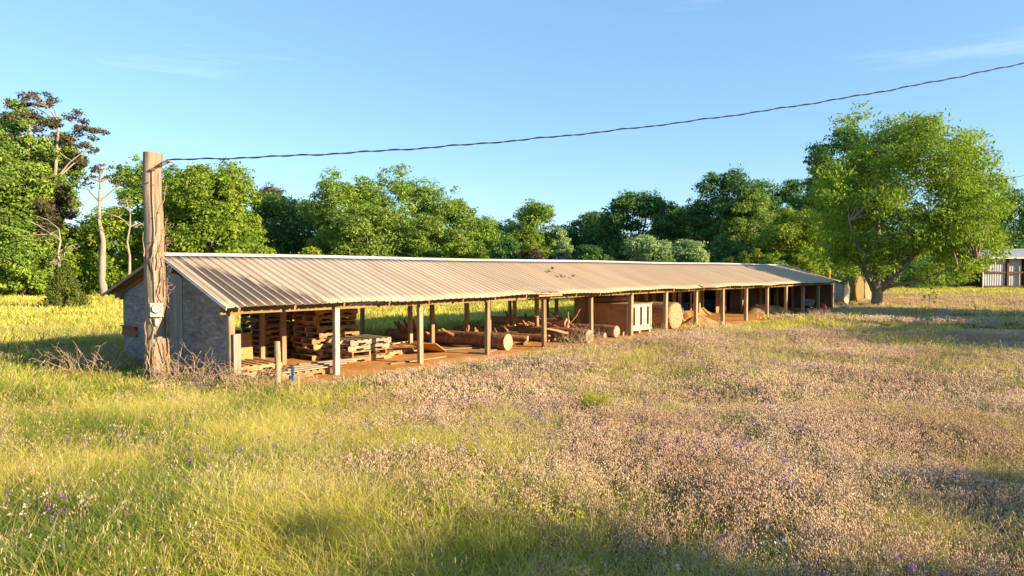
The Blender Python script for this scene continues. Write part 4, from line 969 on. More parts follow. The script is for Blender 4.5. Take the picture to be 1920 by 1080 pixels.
# right wood
GR = 'trees of the right wood'
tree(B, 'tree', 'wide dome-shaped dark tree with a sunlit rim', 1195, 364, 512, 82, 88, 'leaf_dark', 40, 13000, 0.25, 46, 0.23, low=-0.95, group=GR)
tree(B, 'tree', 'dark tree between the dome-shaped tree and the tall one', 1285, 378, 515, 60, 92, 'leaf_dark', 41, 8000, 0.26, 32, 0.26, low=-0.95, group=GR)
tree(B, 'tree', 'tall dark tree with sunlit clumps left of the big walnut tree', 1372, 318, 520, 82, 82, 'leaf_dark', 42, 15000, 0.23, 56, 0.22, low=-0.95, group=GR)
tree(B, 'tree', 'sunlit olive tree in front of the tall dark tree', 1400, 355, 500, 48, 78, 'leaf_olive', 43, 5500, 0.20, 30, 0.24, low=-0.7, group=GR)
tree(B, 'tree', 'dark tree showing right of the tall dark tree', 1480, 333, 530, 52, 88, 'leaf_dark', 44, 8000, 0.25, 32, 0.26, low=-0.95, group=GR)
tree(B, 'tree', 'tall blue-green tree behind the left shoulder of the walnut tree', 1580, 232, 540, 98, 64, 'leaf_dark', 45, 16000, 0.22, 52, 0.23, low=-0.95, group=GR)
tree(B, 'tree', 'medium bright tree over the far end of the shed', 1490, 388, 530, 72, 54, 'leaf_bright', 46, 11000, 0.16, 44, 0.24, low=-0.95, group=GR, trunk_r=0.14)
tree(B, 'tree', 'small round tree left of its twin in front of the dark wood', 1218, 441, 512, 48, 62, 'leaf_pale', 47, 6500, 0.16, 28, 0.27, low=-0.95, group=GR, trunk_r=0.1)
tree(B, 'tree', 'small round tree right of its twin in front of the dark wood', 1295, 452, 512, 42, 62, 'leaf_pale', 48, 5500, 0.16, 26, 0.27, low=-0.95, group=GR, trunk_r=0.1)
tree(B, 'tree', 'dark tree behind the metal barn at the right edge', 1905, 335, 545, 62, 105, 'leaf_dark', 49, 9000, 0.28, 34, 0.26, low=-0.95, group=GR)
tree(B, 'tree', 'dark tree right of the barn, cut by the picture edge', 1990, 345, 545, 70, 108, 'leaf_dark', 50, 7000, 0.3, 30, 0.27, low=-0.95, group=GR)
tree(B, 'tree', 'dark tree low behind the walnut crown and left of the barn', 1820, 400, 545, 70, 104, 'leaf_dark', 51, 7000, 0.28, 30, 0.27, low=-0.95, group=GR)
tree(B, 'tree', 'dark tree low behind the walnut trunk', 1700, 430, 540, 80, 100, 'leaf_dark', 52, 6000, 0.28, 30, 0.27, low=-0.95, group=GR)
tree(B, 'tree', 'leafy green tree low behind the outside bales', 1590, 400, 545, 70, 72, 'leaf_mid', 53, 8000, 0.20, 36, 0.25, low=-0.95, group=GR)
# shrubs and saplings
GS = 'shrubs along the wood edge'
for k, (px, top, hw, d, mt, lab) in enumerate(((495, 455, 20, 54, 'leaf_bright', 'bright leafy shrub above the roof ridge, left of the yellowish one'), (582, 455, 22, 54, 'leaf_yellow', 'yellowish shrub just above the roof ridge'), (30, 512, 36, 58, 'leaf_bright', 'bright leafy shrub at the left edge by the wood'), (70, 507, 26, 58, 'leaf_mid', 'green shrub left of the cedar bush'), (150, 520, 34, 60, 'leaf_bright', 'low bright shrub between the cedar bush and the dead trunk'), (240, 500, 44, 62, 'leaf_mid', 'green shrub behind the rear eave of the shed'), (440, 462, 40, 56, 'leaf_bright', 'bright low shrub above the near roof ridge'), (1440, 470, 30, 52, 'leaf_mid', 'green shrub beyond the far roof ridge'), (1555, 470, 50, 56, 'leaf_mid', 'green shrub behind the wrapped bale'), (1640, 490, 60, 74, 'leaf_dark', 'dark shrub behind the walnut trunk'), (1712, 468, 56, 82, 'leaf_dark', 'dark shrub showing under the middle of the walnut crown'), (1740, 505, 70, 86, 'leaf_dark', 'dark shrub row piece left of the barn'))):
    tree('shrub', 'shrub', lab, px, top, 560 if d > 57 else 530, hw, d, mt, 70 + k, 3500, 0.15, 18, 0.32, low=-0.95, group=GS, trunk_r=0.06, limbs=4)
for k, (px, top, hw, lab) in enumerate(((1366, 475, 8, 'small spiky yellow-green sapling, leftmost of three over the ridge'), (1393, 460, 10, 'spiky yellow-green sapling, middle of three over the ridge'), (1419, 462, 8, 'spiky yellow-green sapling, rightmost of three over the ridge'), (1102, 480, 8, 'tiny yellow-green sapling over the middle of the ridge'))):
    tree('sapling', 'sapling', lab, px, top, 530, hw, 52, 'leaf_yellow', 90 + k, 700, 0.13, 10, 0.4, low=-0.95, group='spiky saplings over the ridge', trunk_r=0.03, limbs=2)
random.seed(96); d = 41.0; sx = xat(1743, d); sp_ = thing('sapling', 'little leafy sapling in the field right of the walnut trunk', 'sapling', (sx, d, float(gz(sx, d))))
tb = MB(); tb.tube([(0, 0, -.05), (.02, 0, .45), (-.03, 0, .95)], [.02, .016, .008], 6); cl = []
for k in range(9):
    a = k * 2.4; z = .5 + .055 * k; e = Vector((.34 * math.cos(a), .34 * math.sin(a), z + random.uniform(-.1, .05))); tb.tube([(0, 0, z - .05), e * .6 + Vector((0, 0, z * .42)), e], [.008, .006, .003], 4); cl.append((*e, .11, .11, .06))
tb.build('trunk', M['trunk'], sp_); v, f = leaf_cards(np.random.default_rng(96), cl, 220, .06, .35, shell=.1); link('crown', fast_mesh('crown', v, f, [M['leaf_mid']]), sp_)

# cedar bush
rng = np.random.default_rng(100); d = 41.0; cx = xat(122, d)
cb = thing('cedar_bush', 'dense conical cedar bush standing alone in the left field', 'bush', (cx, d, 0))
cl = []
for k in range(90):
    t = rng.uniform(0, 1) ** 1.3; z = 0.15 + 2.35 * t; r = 1.32 * (1 - t) ** 0.75 * rng.uniform(0.55, 1); a = rng.uniform(0, 6.283)
    cl.append((r * math.cos(a), r * math.sin(a), z, 0.26, 0.26, 0.42))
v, f = leaf_cards(rng, cl, 16000, 0.085, 0.3, shell=0.3, up=0.8, droop=-0.8); link('crown', fast_mesh('crown', v, f, [M['needle']]), cb)
tb = MB(); tb.tube([(0, 0, -.1), (0, 0, 1.6)], [.1, .03], 8); tb.build('trunk', M['trunk'], cb)

# sparse brown-topped cedar on long limbs, sticking out of the left wood
def limb_tree(label, px, d, base_r, pads, mat, seed, trunkmat='deadwood', group=GL, n=460, size=0.145, lean=0.0, pad_r=0.75, name='ragged_tree'):
    rng = np.random.default_rng(seed); random.seed(seed)
    x = xat(px, d); g = float(gz(x, d)); root = thing(name, label, 'tree', (x, d, g), 0, group)
    tb = MB(); topz = max(zat(p[1], d) for p in pads) - g
    ax = [Vector((lean * k / 6 + 0.10 * math.sin(k * 1.9 + seed), 0.1 * math.cos(k * 2.3), -0.2 + topz * 0.9 * k / 6)) for k in range(7)]
    tb.tube(ax, [base_r * (1.3 if k == 0 else 1 - 0.12 * k) * random.uniform(.85, 1.15) for k in range(7)], 9, wob=0.16)
    cl = []
    for (qx, qy, s) in pads:
        e = Vector((xat(qx, d) - x, random.uniform(-1, 1), zat(qy, d) - g))
        k = min(range(7), key=lambda i: abs(ax[i].z - (e.z - abs(e.x - ax[i].x) * 0.7))); s0 = ax[k]
        mid = s0.lerp(e, 0.5) + Vector((random.uniform(-.3, .3), random.uniform(-.3, .3), random.uniform(-.1, .4)))
        tb.tube([s0, mid, e], [base_r * 0.35, base_r * 0.2, 0.03], 6, caps=False)
        for j in range(5):
            q = e + Vector((random.gauss(0, .8), random.gauss(0, .6), random.gauss(0, .45))) * s
            tb.tube([mid.lerp(e, 0.6), q], [0.04, 0.015], 4, caps=False)
            cl.append((*q, pad_r * s * 0.75, pad_r * s * 0.75, pad_r * s * 0.42))
    tb.build('trunk', M[trunkmat], root)
    if n:
        v, f = leaf_cards(rng, cl, n * len(pads), size, 0.5, shell=0.2); link('crown', fast_mesh('crown', v, f, [M[mat]]), root)
    return root
limb_tree('ragged brown-tipped cedar leaning out from the top of the left wood', 85, 61, 0.3, [(55, 195, 1.2), (85, 190, .9), (100, 200, .7), (125, 225, 1.1), (110, 245, 1.0), (150, 250, .9), (135, 265, 1.0), (165, 275, .8), (150, 290, .8), (90, 260, 1.0), (70, 230, 1.1), (125, 300, .8)], 'leaf_brown', 101, lean=1.5)
limb_tree('ragged olive cedar beside the brown-tipped one', 60, 60, 0.3, [(30, 200, 1.2), (60, 250, 1.2), (95, 285, 1.0), (40, 300, 1.2), (75, 340, 1.1), (20, 350, 1.2), (105, 350, 1.0), (10, 260, 1.2), (50, 400, 1.2), (95, 420, 1.0)], 'leaf_olive', 102, n=420, size=0.16)
limb_tree('dead tree with a bleached trunk and a few dark tufts at its top', 196, 58, 0.30, [(180, 312, .55), (205, 318, .6), (165, 330, .6), (158, 345, .4), (190, 335, .4), (212, 340, .5), (228, 345, .6)], 'leaf_brown', 103, n=140, size=0.12, lean=-0.35, pad_r=0.7)
limb_tree('bare bleached snag right of the dead trunk', 240, 57, 0.15, [(232, 385, .6), (246, 380, .5), (252, 400, .5), (225, 405, .6), (240, 375, .4), (258, 420, .5)], 'leaf_brown', 104, n=0, lean=0.2)
limb_tree('bare bleached branches in front of the vine-draped tree', 112, 56, 0.16, [(55, 415, .8), (80, 410, .8), (95, 440, .8), (135, 470, .8), (85, 485, .8), (125, 462, .6), (100, 490, .6)], 'leaf_brown', 105, n=0)

# the big walnut
rng = np.random.default_rng(200); random.seed(200)
d = 42.8; bx = xat(1645, d); wal = thing('walnut_tree', 'big spreading walnut tree with a low forked trunk at the end of the shed', 'tree', (bx, d, 0))
tb = MB()
def wp(px, py, dy=0.0): return Vector((xat(px, d) - bx, dy, zat(py, d)))
tb.tube([(0, 0, -.25), (0.02, 0, 0.15), (0.0, 0, 0.8), (-0.02, 0, 1.3), (0.0, 0, 1.75)], [.48, .36, .30, .32, .34], 14, wob=.07)
main = [([wp(1640, 545), wp(1626, 510), wp(1622, 470, -.3), wp(1617, 420, -.4), wp(1600, 350, -.3), wp(1590, 300)], .22),
        ([wp(1650, 545), wp(1668, 520, -.5), wp(1695, 480, -1.0), wp(1720, 430, -1.3), wp(1750, 370, -1.5)], .22),
        ([wp(1650, 540), wp(1680, 515, .6), wp(1725, 480, 1.0), wp(1780, 430, 1.3), wp(1820, 400, 1.4)], .20),
        ([wp(1646, 540), wp(1655, 480, .8), wp(1665, 400, 1.2), wp(1680, 310, 1.0), wp(1690, 250, .6)], .22),
        ([wp(1640, 540, -.2), wp(1610, 510, -1.2), wp(1580, 470, -2.0), wp(1555, 420, -2.4)], .16),
        ([wp(1652, 540, -.2), wp(1690, 525, -1.8), wp(1740, 500, -2.8), wp(1770, 485, -3.0)], .11),
        ([wp(1640, 540, .2), wp(1630, 470, 2.0), wp(1600, 400, 3.0)], .16)]
cl = []; 
for pts, r in main:
    tb.tube(pts, [r * (1 - 0.72 * i / (len(pts) - 1)) for i in range(len(pts))], 9, wob=.05)
R0 = Vector((xat(1692, d) - bx, 0, zat(385, d))); RX, RY, RZ = 5.45, 5.2, 5.6
allp = [(p, r) for pts, r in main for p in pts[1:]]
for k in range(270):
    dv = Vector(rng.normal(size=3)).normalized()
    if dv.z < -0.85: continue
    q = rng.uniform(0.62, 0.93)
    # egg outline: narrower towards the upper left
    e = R0 + Vector((dv.x * RX, dv.y * RY, dv.z * RZ)) * q
    if dv.x < -0.3 and dv.z > 0.5: e.x += 0.5
    if dv.z < -0.3 and abs(dv.x) < 0.25 and dv.y < 0: e.z += .8
    sc = rng.uniform(0.75, 1.35)
    cl.append((e.x, e.y, e.z, 1.0 * sc, 1.0 * sc, 0.62 * sc))
    s0, r = min(allp, key=lambda a: (a[0] - e).length + (2 if a[0].z > e.z else 0))
    mid = s0.lerp(e, .5) + Vector((random.uniform(-.3, .3), random.uniform(-.3, .3), random.uniform(0, .5)))
    tb.tube([s0, mid, e], [.06, .035, .012], 5, caps=False)
    for j in range(3):
        q2 = e + Vector((random.gauss(0, .6), random.gauss(0, .6), random.gauss(.1, .4))); tb.tube([mid.lerp(e, .6), q2], [.03, .01], 4, caps=False)
tb.build('trunk', M['walnut_bark'], wal)
for px, py, s in ((1520, 330, 1.1), (1545, 350, 1.2), (1535, 400, 1.2), (1520, 370, .9), (1565, 235, 1.0), (1600, 225, 1.0), (1690, 225, 1.1), (1845, 400, 1.0), (1850, 440, 1.0), (1840, 330, 1.1), (1790, 270, 1.1), (1800, 490, 1.1), (1760, 505, 1.0), (1700, 515, .9), (1835, 470, 1.0), (1700, 500, 1.0), (1735, 515, 1.0), (1770, 510, .8), (1795, 495, .9), (1820, 475, .9), (1840, 455, .9), (1715, 530, .6), (1750, 490, 1.1), (1550, 450, 1.0), (1575, 480, .9), (1560, 505, .8), (1590, 520, .8), (1535, 480, .8), (1600, 460, 1.0), (1760, 450, 1.1), (1800, 445, 1.1), (1760, 520, .6)):
    c = wp(px, py, rng.uniform(-3.2, 1.5)); cl.append((c.x, c.y, c.z, s, s, .65 * s))
v, f = leaf_cards(rng, cl, 105000, 0.118, 0.36, shell=0.25, up=0.5, tufts=6, droop=0.5); link('crown', fast_mesh('crown', v, f, [M['leaf_lime']]), wal)

# trees standing right of the picture: their long shadows cross the field
GO = 'trees beyond the right edge'
def off_tree(label, x, y, rx, top, bot, mat, seed, n=12000):
    d = y; rng = np.random.default_rng(seed); root = thing('broadleaf_tree', label, 'tree', (x, y, 0), 0, GO)
    cl = crown_clumps(rng, rx, (top - bot) / 2, (top + bot) / 2, 110, 0.32, low=-0.95, flat=1.0)
    v, f = leaf_cards(rng, cl, n, 0.3, 0.6); link('crown', fast_mesh('crown', v, f, [M[mat]]), root)
    tb = MB(); tb.tube([(0, 0, -.2), (0.1, 0, (top + bot) / 2)], [.4, .2], 10, wob=.06); tb.build('trunk', M['trunk'], root)
OFF = [('tall tree outside the frame shading the mid field', 54.3, 4.3, 4.8, 16.3, 0.5), ('second tree outside the frame beside the mid field', 57.5, 9.0, 3.8, 16.3, 0.5),
       ('low-side tree outside the frame before the mid field', 53.0, 1.6, 3.6, 15.8, 0.5), ('middle tree outside the frame between two taller ones', 55.6, 7.0, 3.6, 16.4, 0.5),
       ('third tree outside the frame beside the mid field', 58.5, 13.2, 3.8, 16.0, 0.5),
       ('tree outside the frame shading the far end of the roof', 53, 20.4, 4.4, 18.2, 1.0),
       ('tree outside the frame shading the bottom left of the near meadow', 30.4, -15.5, 4.4, 13.0, 0.5), ('tree outside the frame shading the bottom centre of the near meadow', 32, -11.6, 4.4, 12.7, 0.5),
       ('tree outside the frame shading the bottom right of the near meadow', 33.6, -8.3, 4.2, 11.3, 0.5), ('bushy tree outside the frame at the lower right', 35.2, -5.6, 3.6, 9.5, 0.5)]
for k, (lab, x, y, rx, top, bot) in enumerate(OFF): off_tree(lab, x, y, rx, top, bot, 'leaf_mid', 300 + k, 22000 if k < 6 else 9000)

# ------------------------------------------------------------------ metal barn at the right edge
d = 84.0; bl = xat(1841, d)
barn = thing('metal_barn', 'grey corrugated metal barn with dark red posts at the right edge', 'barn', (bl, d, 0))
Wd = 9.5; zt = zat(482, d)
def corr(name, x0, x1, y, z0, z1, mat):
    n = int((x1 - x0) / 0.14); vv = []
    for k in range(n + 1):
        x = x0 + (x1 - x0) * k / n; o = 0.03 * (1 if k % 2 else -1)
        vv += [(x, y + o, z0), (x, y + o, z1)]
    b = MB(); b.add(vv, [(2 * k, 2 * k + 2, 2 * k + 3, 2 * k + 1) for k in range(n)]); o = b.build(name, M[mat], barn); o.modifiers.new('t', 'SOLIDIFY').thickness = 0.01
corr('wall', 0.15, 2.9, 0, 0.35, zt - .1, 'grey_sheet'); corr('wall', 3.25, 5.0, 0.25, 0.35, zt - .1, 'grey_sheet')
for x in (3.05, 5.2, 9.2):
    b = MB(); b.box((x, -.12, zt / 2), (.24, .24, zt)); b.build('column', M['redsteel'], barn)
for z in (0.28, 2.0):
    b = MB(); b.box((2.65, -.13, z), (5.0, .12, .2)); b.build('girt', M['redsteel'], barn)
b = MB(); b.box((0.06, -.1, zt / 2), (.12, .12, zt)); b.build('corner_trim', M['whitemetal'], barn)
b = MB(); b.box((4.6, 6.1, 2), (9.4, .1, 4)); b.box((9.35, 3, 2), (.1, 6, 4)); b.build('back_wall', M['darkwall'], barn)
rv = []; nb = 60
for k in range(nb + 1):
    x = -.9 + (Wd + 1.2) * k / nb; h = .04 if k % 2 else 0
    for y, z in ((-1.0, zt + .02), (3.0, zt + 1.1), (7.0, zt + .02)): rv.append((x, y, z + h))
b = MB(); b.add(rv, [(3 * k + j, 3 * k + 3 + j, 3 * k + 4 + j, 3 * k + 1 + j) for k in range(nb) for j in (0, 1)]); o = b.build('roof', M['grey_sheet'], barn); o.modifiers.new('t', 'SOLIDIFY').thickness = 0.03
b = MB(); b.box((Wd / 2 - .3, -.97, zt - .1), (Wd + 1.1, .06, .2)); b.build('fascia', M['whitemetal'], barn)
# farm trailer under the far trees
tr = thing('farm_trailer', 'dark red low farm trailer in the shade left of the metal barn', 'trailer', (xat(1780, 86), 86, 0), 0.2)
b = MB(); b.box((0, 0, .95), (3.6, 1.8, .14)); b.box((0, .9, 1.3), (3.6, .05, .6)); b.box((0, -.9, 1.3), (3.6, .05, .6)); b.box((1.8, 0, 1.3), (.05, 1.75, .6)); b.box((-1.8, 0, 1.3), (.05, 1.75, .6)); b.bar((-1.8, 0, .8), (-3.4, 0, .6), .12, .12); b.build('bed', M['redsteel'], tr, bevel=.02)
for x in (-.5, .6):
    for y in (-.85, .85):
        b = MB(); b.tube([(x, y - .11, .42), (x, y + .11, .42)], .42, 18); b.build('wheel', M['rubber'], tr)

# ------------------------------------------------------------------ grass and meadow plants
def blades(rng, n, rad, h0, h1, width, lean=0.35, curve=0.35, segs=3):
    a = rng.uniform(0, 6.283, n); r = rad * np.sqrt(rng.uniform(0, 1, n)); bx = r * np.cos(a); by = r * np.sin(a)
    h = rng.uniform(h0, h1, n); la = rng.uniform(0, 6.283, n); ln = rng.uniform(0.05, lean, n) * h; cv = rng.uniform(0, curve, n) * h
    fa = rng.uniform(0, 6.283, n); wv = width * rng.uniform(0.6, 1.3, n)
    V_ = []
    for s in range(segs + 1):
        t = s / segs; off = ln * t + cv * t * t
        x = bx + np.cos(la) * off; y = by + np.sin(la) * off; z = h * t * (1 - 0.18 * t * curve * 2)
        ww = wv * (1 - t ** 1.5) * 0.5 + 0.0004
        V_.append(np.stack([x - np.cos(fa) * ww, y - np.sin(fa) * ww, z], -1)); V_.append(np.stack([x + np.cos(fa) * ww, y + np.sin(fa) * ww, z], -1))
    V_ = np.stack(V_, 1)
    k = 2 * (segs + 1); base = (np.arange(n) * k)[:, None]
    Fc = np.concatenate([base + np.array([2 * s, 2 * s + 1, 2 * s + 3, 2 * s + 2]) for s in range(segs)], 0)
    tips = (V_[:, -1] + V_[:, -2]) / 2
    return V_.reshape(-1, 3), Fc, tips, la

def spindles(rng, pos, length, radius, axis_jit=0.25, lean=None):
    """elongated four-sided seed heads drawn as quads"""
    n = len(pos); ax = unit(np.stack([rng.normal(0, axis_jit, n), rng.normal(0, axis_jit, n), np.ones(n)], -1) + (0 if lean is None else lean))
    s1 = unit(np.cross(ax, rng.normal(size=(n, 3)))); s2 = np.cross(ax, s1)
    L_ = (length * rng.uniform(0.6, 1.2, n))[:, None]; R_ = (radius * rng.uniform(0.75, 1.25, n))[:, None]
    ring = lambda t, r: [pos + ax * L_ * t + s1 * R_ * r, pos + ax * L_ * t + s2 * R_ * r, pos + ax * L_ * t - s1 * R_ * r, pos + ax * L_ * t - s2 * R_ * r]
    vv = np.stack(ring(0, .35) + ring(.3, 1) + ring(.75, .85) + ring(1, .12), 1)
    base = (np.arange(n) * 16)[:, None]; fs = []
    for q in range(3):
        for k in range(4): fs.append(base + np.array([q * 4 + k, q * 4 + (k + 1) % 4, q * 4 + 4 + (k + 1) % 4, q * 4 + 4 + k]))
    return vv.reshape(-1, 3), np.concatenate(fs, 0)

def cat_mesh(name, parts, mats):
    vs_, fs_, mi = [], [], []; o = 0
    for v, f, m in parts:
        vs_.append(v); fs_.append(f + o); mi.append(np.full(len(f), m)); o += len(v)
    return fast_mesh(name, np.concatenate(vs_), np.concatenate(fs_), mats, np.concatenate(mi))

def proto(name, me): return bpy.data.objects.new(name, me)      # only reached through the scatter below

def grass_proto(seed, n, rad, h0, h1, wd, mats, heads=0, hl=0.05, hr=0.004, lean=.35, curve=.4, straw=0):
    rng = np.random.default_rng(seed); parts = []
    v, f, tips, la = blades(rng, n, rad, h0, h1, wd, lean, curve); parts.append((v, f, 0))
    if straw:
        v, f, tips2, _ = blades(rng, straw, rad, h0 * 1.05, h1 * 1.1, wd * .7, lean * .8, curve); parts.append((v, f, 1))
        if heads:
            sel = rng.choice(len(tips2), min(heads, len(tips2)), replace=False)
            v, f = spindles(rng, tips2[sel], hl, hr, .35); v = v - np.array([0, 0, hl * .5]); parts.append((v, f, 1))
    return cat_mesh('grass_tuft', parts, mats)

def clover_proto(seed, n, rad, h0, h1, wd, hl, hr, per=3, green=8, gw=0.006):
    rng = np.random.default_rng(seed); parts = []
    v, f, tips, _ = blades(rng, n, rad, h0, h1, wd, .4, .25, 2); parts.append((v, f, 1))
    P = []
    for t in tips:
        for k in range(per): P.append(t + np.array([rng.normal(0, .022), rng.normal(0, .022), -rng.uniform(0, .10) if k else 0]))
    v, f = spindles(rng, np.array(P), hl, hr, .35); parts.append((v, f, 0))
    if green:
        v, f, _, _ = blades(rng, green, rad, h0 * .5, h1 * .8, gw, .5, .5, 2); parts.append((v, f, 2))
    return cat_mesh('clover_tuft', parts, [M['g_head'], M['g_stem'], M['g_deep']])

def flower_proto(seed, n, rad, h0, h1, size, mat, stem='g_deep', per=4, sw=.003):
    rng = np.random.default_rng(seed); parts = []
    v, f, tips, _ = blades(rng, n, rad, h0, h1, sw, .3, .2, 2); parts.append((v, f, 1))
    P = np.repeat(tips, per, 0) + rng.normal(0, size * .6, (n * per, 3)); nr = unit(rng.normal(size=P.shape) + np.array([0, -.4, .6]))
    t = unit(np.cross(nr, rng.normal(size=P.shape))); b = np.cross(nr, t); s = size * .5
    vv = np.stack([P - t * s, P + b * s, P + t * s, P - b * s], 1).reshape(-1, 3); parts.append((vv, np.arange(len(P) * 4).reshape(-1, 4), 0))
    return cat_mesh('flower_tuft', parts, [M[mat], M[stem]])

def scatter(name, label, cat, meshes, x, y, scale, seed, tilt=0.14, zoff=0.0, wind=0.0, pick=None):
    rng = np.random.default_rng(seed); n = len(x)
    me = bpy.data.meshes.new(name); me.vertices.add(n)
    co = np.stack([x, y, gz(x, y) + zoff], -1).astype(np.float32); me.vertices.foreach_set('co', co.ravel())
    rot = np.stack([rng.normal(0, tilt, n), rng.normal(wind, tilt, n), np.zeros(n)], -1).astype(np.float32)
    rot[:, 2] = rng.uniform(0, 6.283, n) if wind == 0 else rng.uniform(-.7, .7, n)
    a = me.attributes.new('rot', 'FLOAT_VECTOR', 'POINT'); a.data.foreach_set('vector', rot.ravel())
    sc = np.repeat(np.asarray(scale, np.float32)[:, None], 3, 1) * rng.uniform(.8, 1.2, (n, 3)).astype(np.float32)
    a = me.attributes.new('scl', 'FLOAT_VECTOR', 'POINT'); a.data.foreach_set('vector', sc.ravel())
    a = me.attributes.new('pick', 'INT', 'POINT'); a.data.foreach_set('value', (rng.integers(0, len(meshes), n) if pick is None else np.clip((pick + rng.normal(0, .12, n)) * len(meshes), 0, len(meshes) - 1)).astype(np.int32))
    o = link(name, me); tag(o, label, cat, kind='stuff')
    g = bpy.data.node_groups.new(name, 'GeometryNodeTree')
    g.interface.new_socket('Geometry', in_out='INPUT', socket_type='NodeSocketGeometry'); g.interface.new_socket('Geometry', in_out='OUTPUT', socket_type='NodeSocketGeometry')
    N = g.nodes; K = g.links; gi_ = N.new('NodeGroupInput'); go = N.new('NodeGroupOutput'); ip = N.new('GeometryNodeInstanceOnPoints'); jn = N.new('GeometryNodeJoinGeometry')
    for m_ in meshes:
        oi = N.new('GeometryNodeObjectInfo'); oi.inputs['Object'].default_value = proto(m_.name, m_); oi.inputs['As Instance'].default_value = True
        K.new(oi.outputs['Geometry'], jn.inputs[0])
    def na(nm, ty):
        q = N.new('GeometryNodeInputNamedAttribute'); q.data_type = ty; q.inputs['Name'].default_value = nm; return [s for s in q.outputs if s.enabled and s.name == 'Attribute'][0]
    K.new(gi_.outputs[0], ip.inputs['Points']); K.new(jn.outputs[0], ip.inputs['Instance']); ip.inputs['Pick Instance'].default_value = True
    K.new(na('pick', 'INT'), ip.inputs['Instance Index']); K.new(na('rot', 'FLOAT_VECTOR'), ip.inputs['Rotation']); K.new(na('scl', 'FLOAT_VECTOR'), ip.inputs['Scale'])
    K.new(ip.outputs[0], go.inputs[0])
    md = o.modifiers.new('scatter', 'NODES'); md.node_group = g
    return o

def field_pts(seed, d0, d1, dens):
    """random ground points in a wedge somewhat wider than the view"""
    rng = np.random.default_rng(seed); area = 0.92 * (d1 * d1 - d0 * d0); n = int(area * dens)
    y = np.sqrt(rng.uniform(d0 * d0, d1 * d1, n)); x = rng.uniform(-.92, .92, n) * y
    return x, y
def outside(x, y, front=-0.45, back=6.3):
    cut = np.zeros(len(x), bool)
    for a_ in SOIL: cut |= (((x - a_[0]) / a_[2]) ** 2 + ((y - a_[1]) / a_[3]) ** 2 < .55 + .5 * (vnoise(x * 1.5, y * 1.5, 5) - .3))
    u_, w_ = shed_uw(x, y); fr = front - 0.35 * (fbm(u_ * .6, u_ * 0 + .3, 11) - .2)
    return ~((u_ > -0.15) & (u_ < 37) & (w_ > fr) & (w_ < back)) & ~cut
def tallness(x, y):
    """1 in the rank grass at the left, 0 in the tan clover field"""
    lb = np.interp(y, [3, 4.75, 6, 7.5, 10, 14, 17, 20], [2.6, 1.3, .55, -.6, -1.5, -2.4, -1.6, 1.0])
    t = (lb - x) / 3.0 + 0.5 + 2.6 * (fbm(x * .6, y * .6, 31) - .5)
    patches = .42 * np.clip(5 * (fbm(x * .33, y * .33, 37) - .60), 0, 1)
    u_, w_ = shed_uw(x, y); band = np.where((u_ > -.5) & (u_ < 38) & (w_ < 0), np.clip((w_ + 3.2 + 1.6 * (fbm(u_ * .5, u_ * 0, 33) - .5)) / 1.3, 0, 1) * .75, 0)
    return np.clip(np.maximum(np.maximum(t, .07 + patches), band), 0, 1)
def near_front(x, y):
    """thins and shortens plants close to the open front of the shed"""
    u_, w_ = shed_uw(x, y); dd = np.where((u_ > 0.1) & (u_ < 37), -w_ - .35, 9)
    dd = np.where(w_ > 0, 9, dd); return np.clip(dd / 2.6, 0.22, 1)
def bare(x, y):
    c = .435 * x + .901 * y; return np.where((c > 23) & (c < 34) & (x > 9), .5, 1.0)
def keep(rng, x, p): return rng.uniform(0, 1, len(x)) < p

GG = [M['g_green'], M['g_straw']]; GY = [M['g_yellow'], M['g_straw']]
tall_n = [grass_proto(1, 60, .17, .22, .60, .0055, [M['g_deep'], M['g_straw']], 3, .045, .0035, straw=6, lean=.55, curve=.6),
          grass_proto(2, 60, .17, .25, .60, .005, GG, 4, .05, .0035, straw=8, lean=.5, curve=.6),
          grass_proto(3, 60, .17, .25, .62, .0045, GY, 5, .05, .0035, straw=12, lean=.6, curve=.7),
          grass_proto(9, 56, .17, .28, .66, .0045, GY, 5, .05, .0035, straw=16, lean=.7, curve=.8)]
tall_f = [grass_proto(4, 50, .25, .25, .55, .011, [M['g_deep'], M['g_straw']], 3, .06, .007, straw=6, lean=.5, curve=.6),
          grass_proto(5, 50, .25, .25, .58, .010, GG, 4, .06, .007, straw=8, lean=.5, curve=.6),
          grass_proto(6, 50, .25, .28, .60, .009, GY, 4, .06, .007, straw=10, lean=.6, curve=.7)]
deep_n = [grass_proto(s, 46, .15, .15, .42, .006, [M['g_deep'], M['g_straw']], 2, .04, .004, straw=3, lean=.5, curve=.6) for s in (7, 8)]
clov_n = [clover_proto(s, 17, .14, .14, .36, .0030, .024, .0047, per=6, green=g_, gw=.005) for s, g_ in ((11, 14), (12, 7), (13, 3))]
clov_f = [clover_proto(s, 18, .21, .14, .36, .0055, .034, .0085, per=6, green=g_, gw=.009) for s, g_ in ((14, 12), (15, 5), (18, 2))]
clov_x = [clover_proto(s, 20, .34, .12, .32, .013, .055, .019, per=4, green=g_, gw=.02) for s, g_ in ((16, 10), (17, 3))]
short_f = [grass_proto(s, 36, .40, .12, .32, .026, m_, 0, straw=8) for s, m_ in ((21, GG), (22, GY))]
short_x = [grass_proto(s, 40, .80, .12, .34, .055, m_, 0, straw=8) for s, m_ in ((23, GG), (24, GY))]
purp = [flower_proto(s, 5, .10, .18, .36, .022, 'g_purple') for s in (31, 32)]
fluff = [flower_proto(s, 4, .12, .25, .42, .020, 'g_white') for s in (33,)]
lime = [flower_proto(s, 14, .12, .15, .32, .022, 'leaf_yellow', per=6) for s in (34,)]

rng = np.random.default_rng(900)
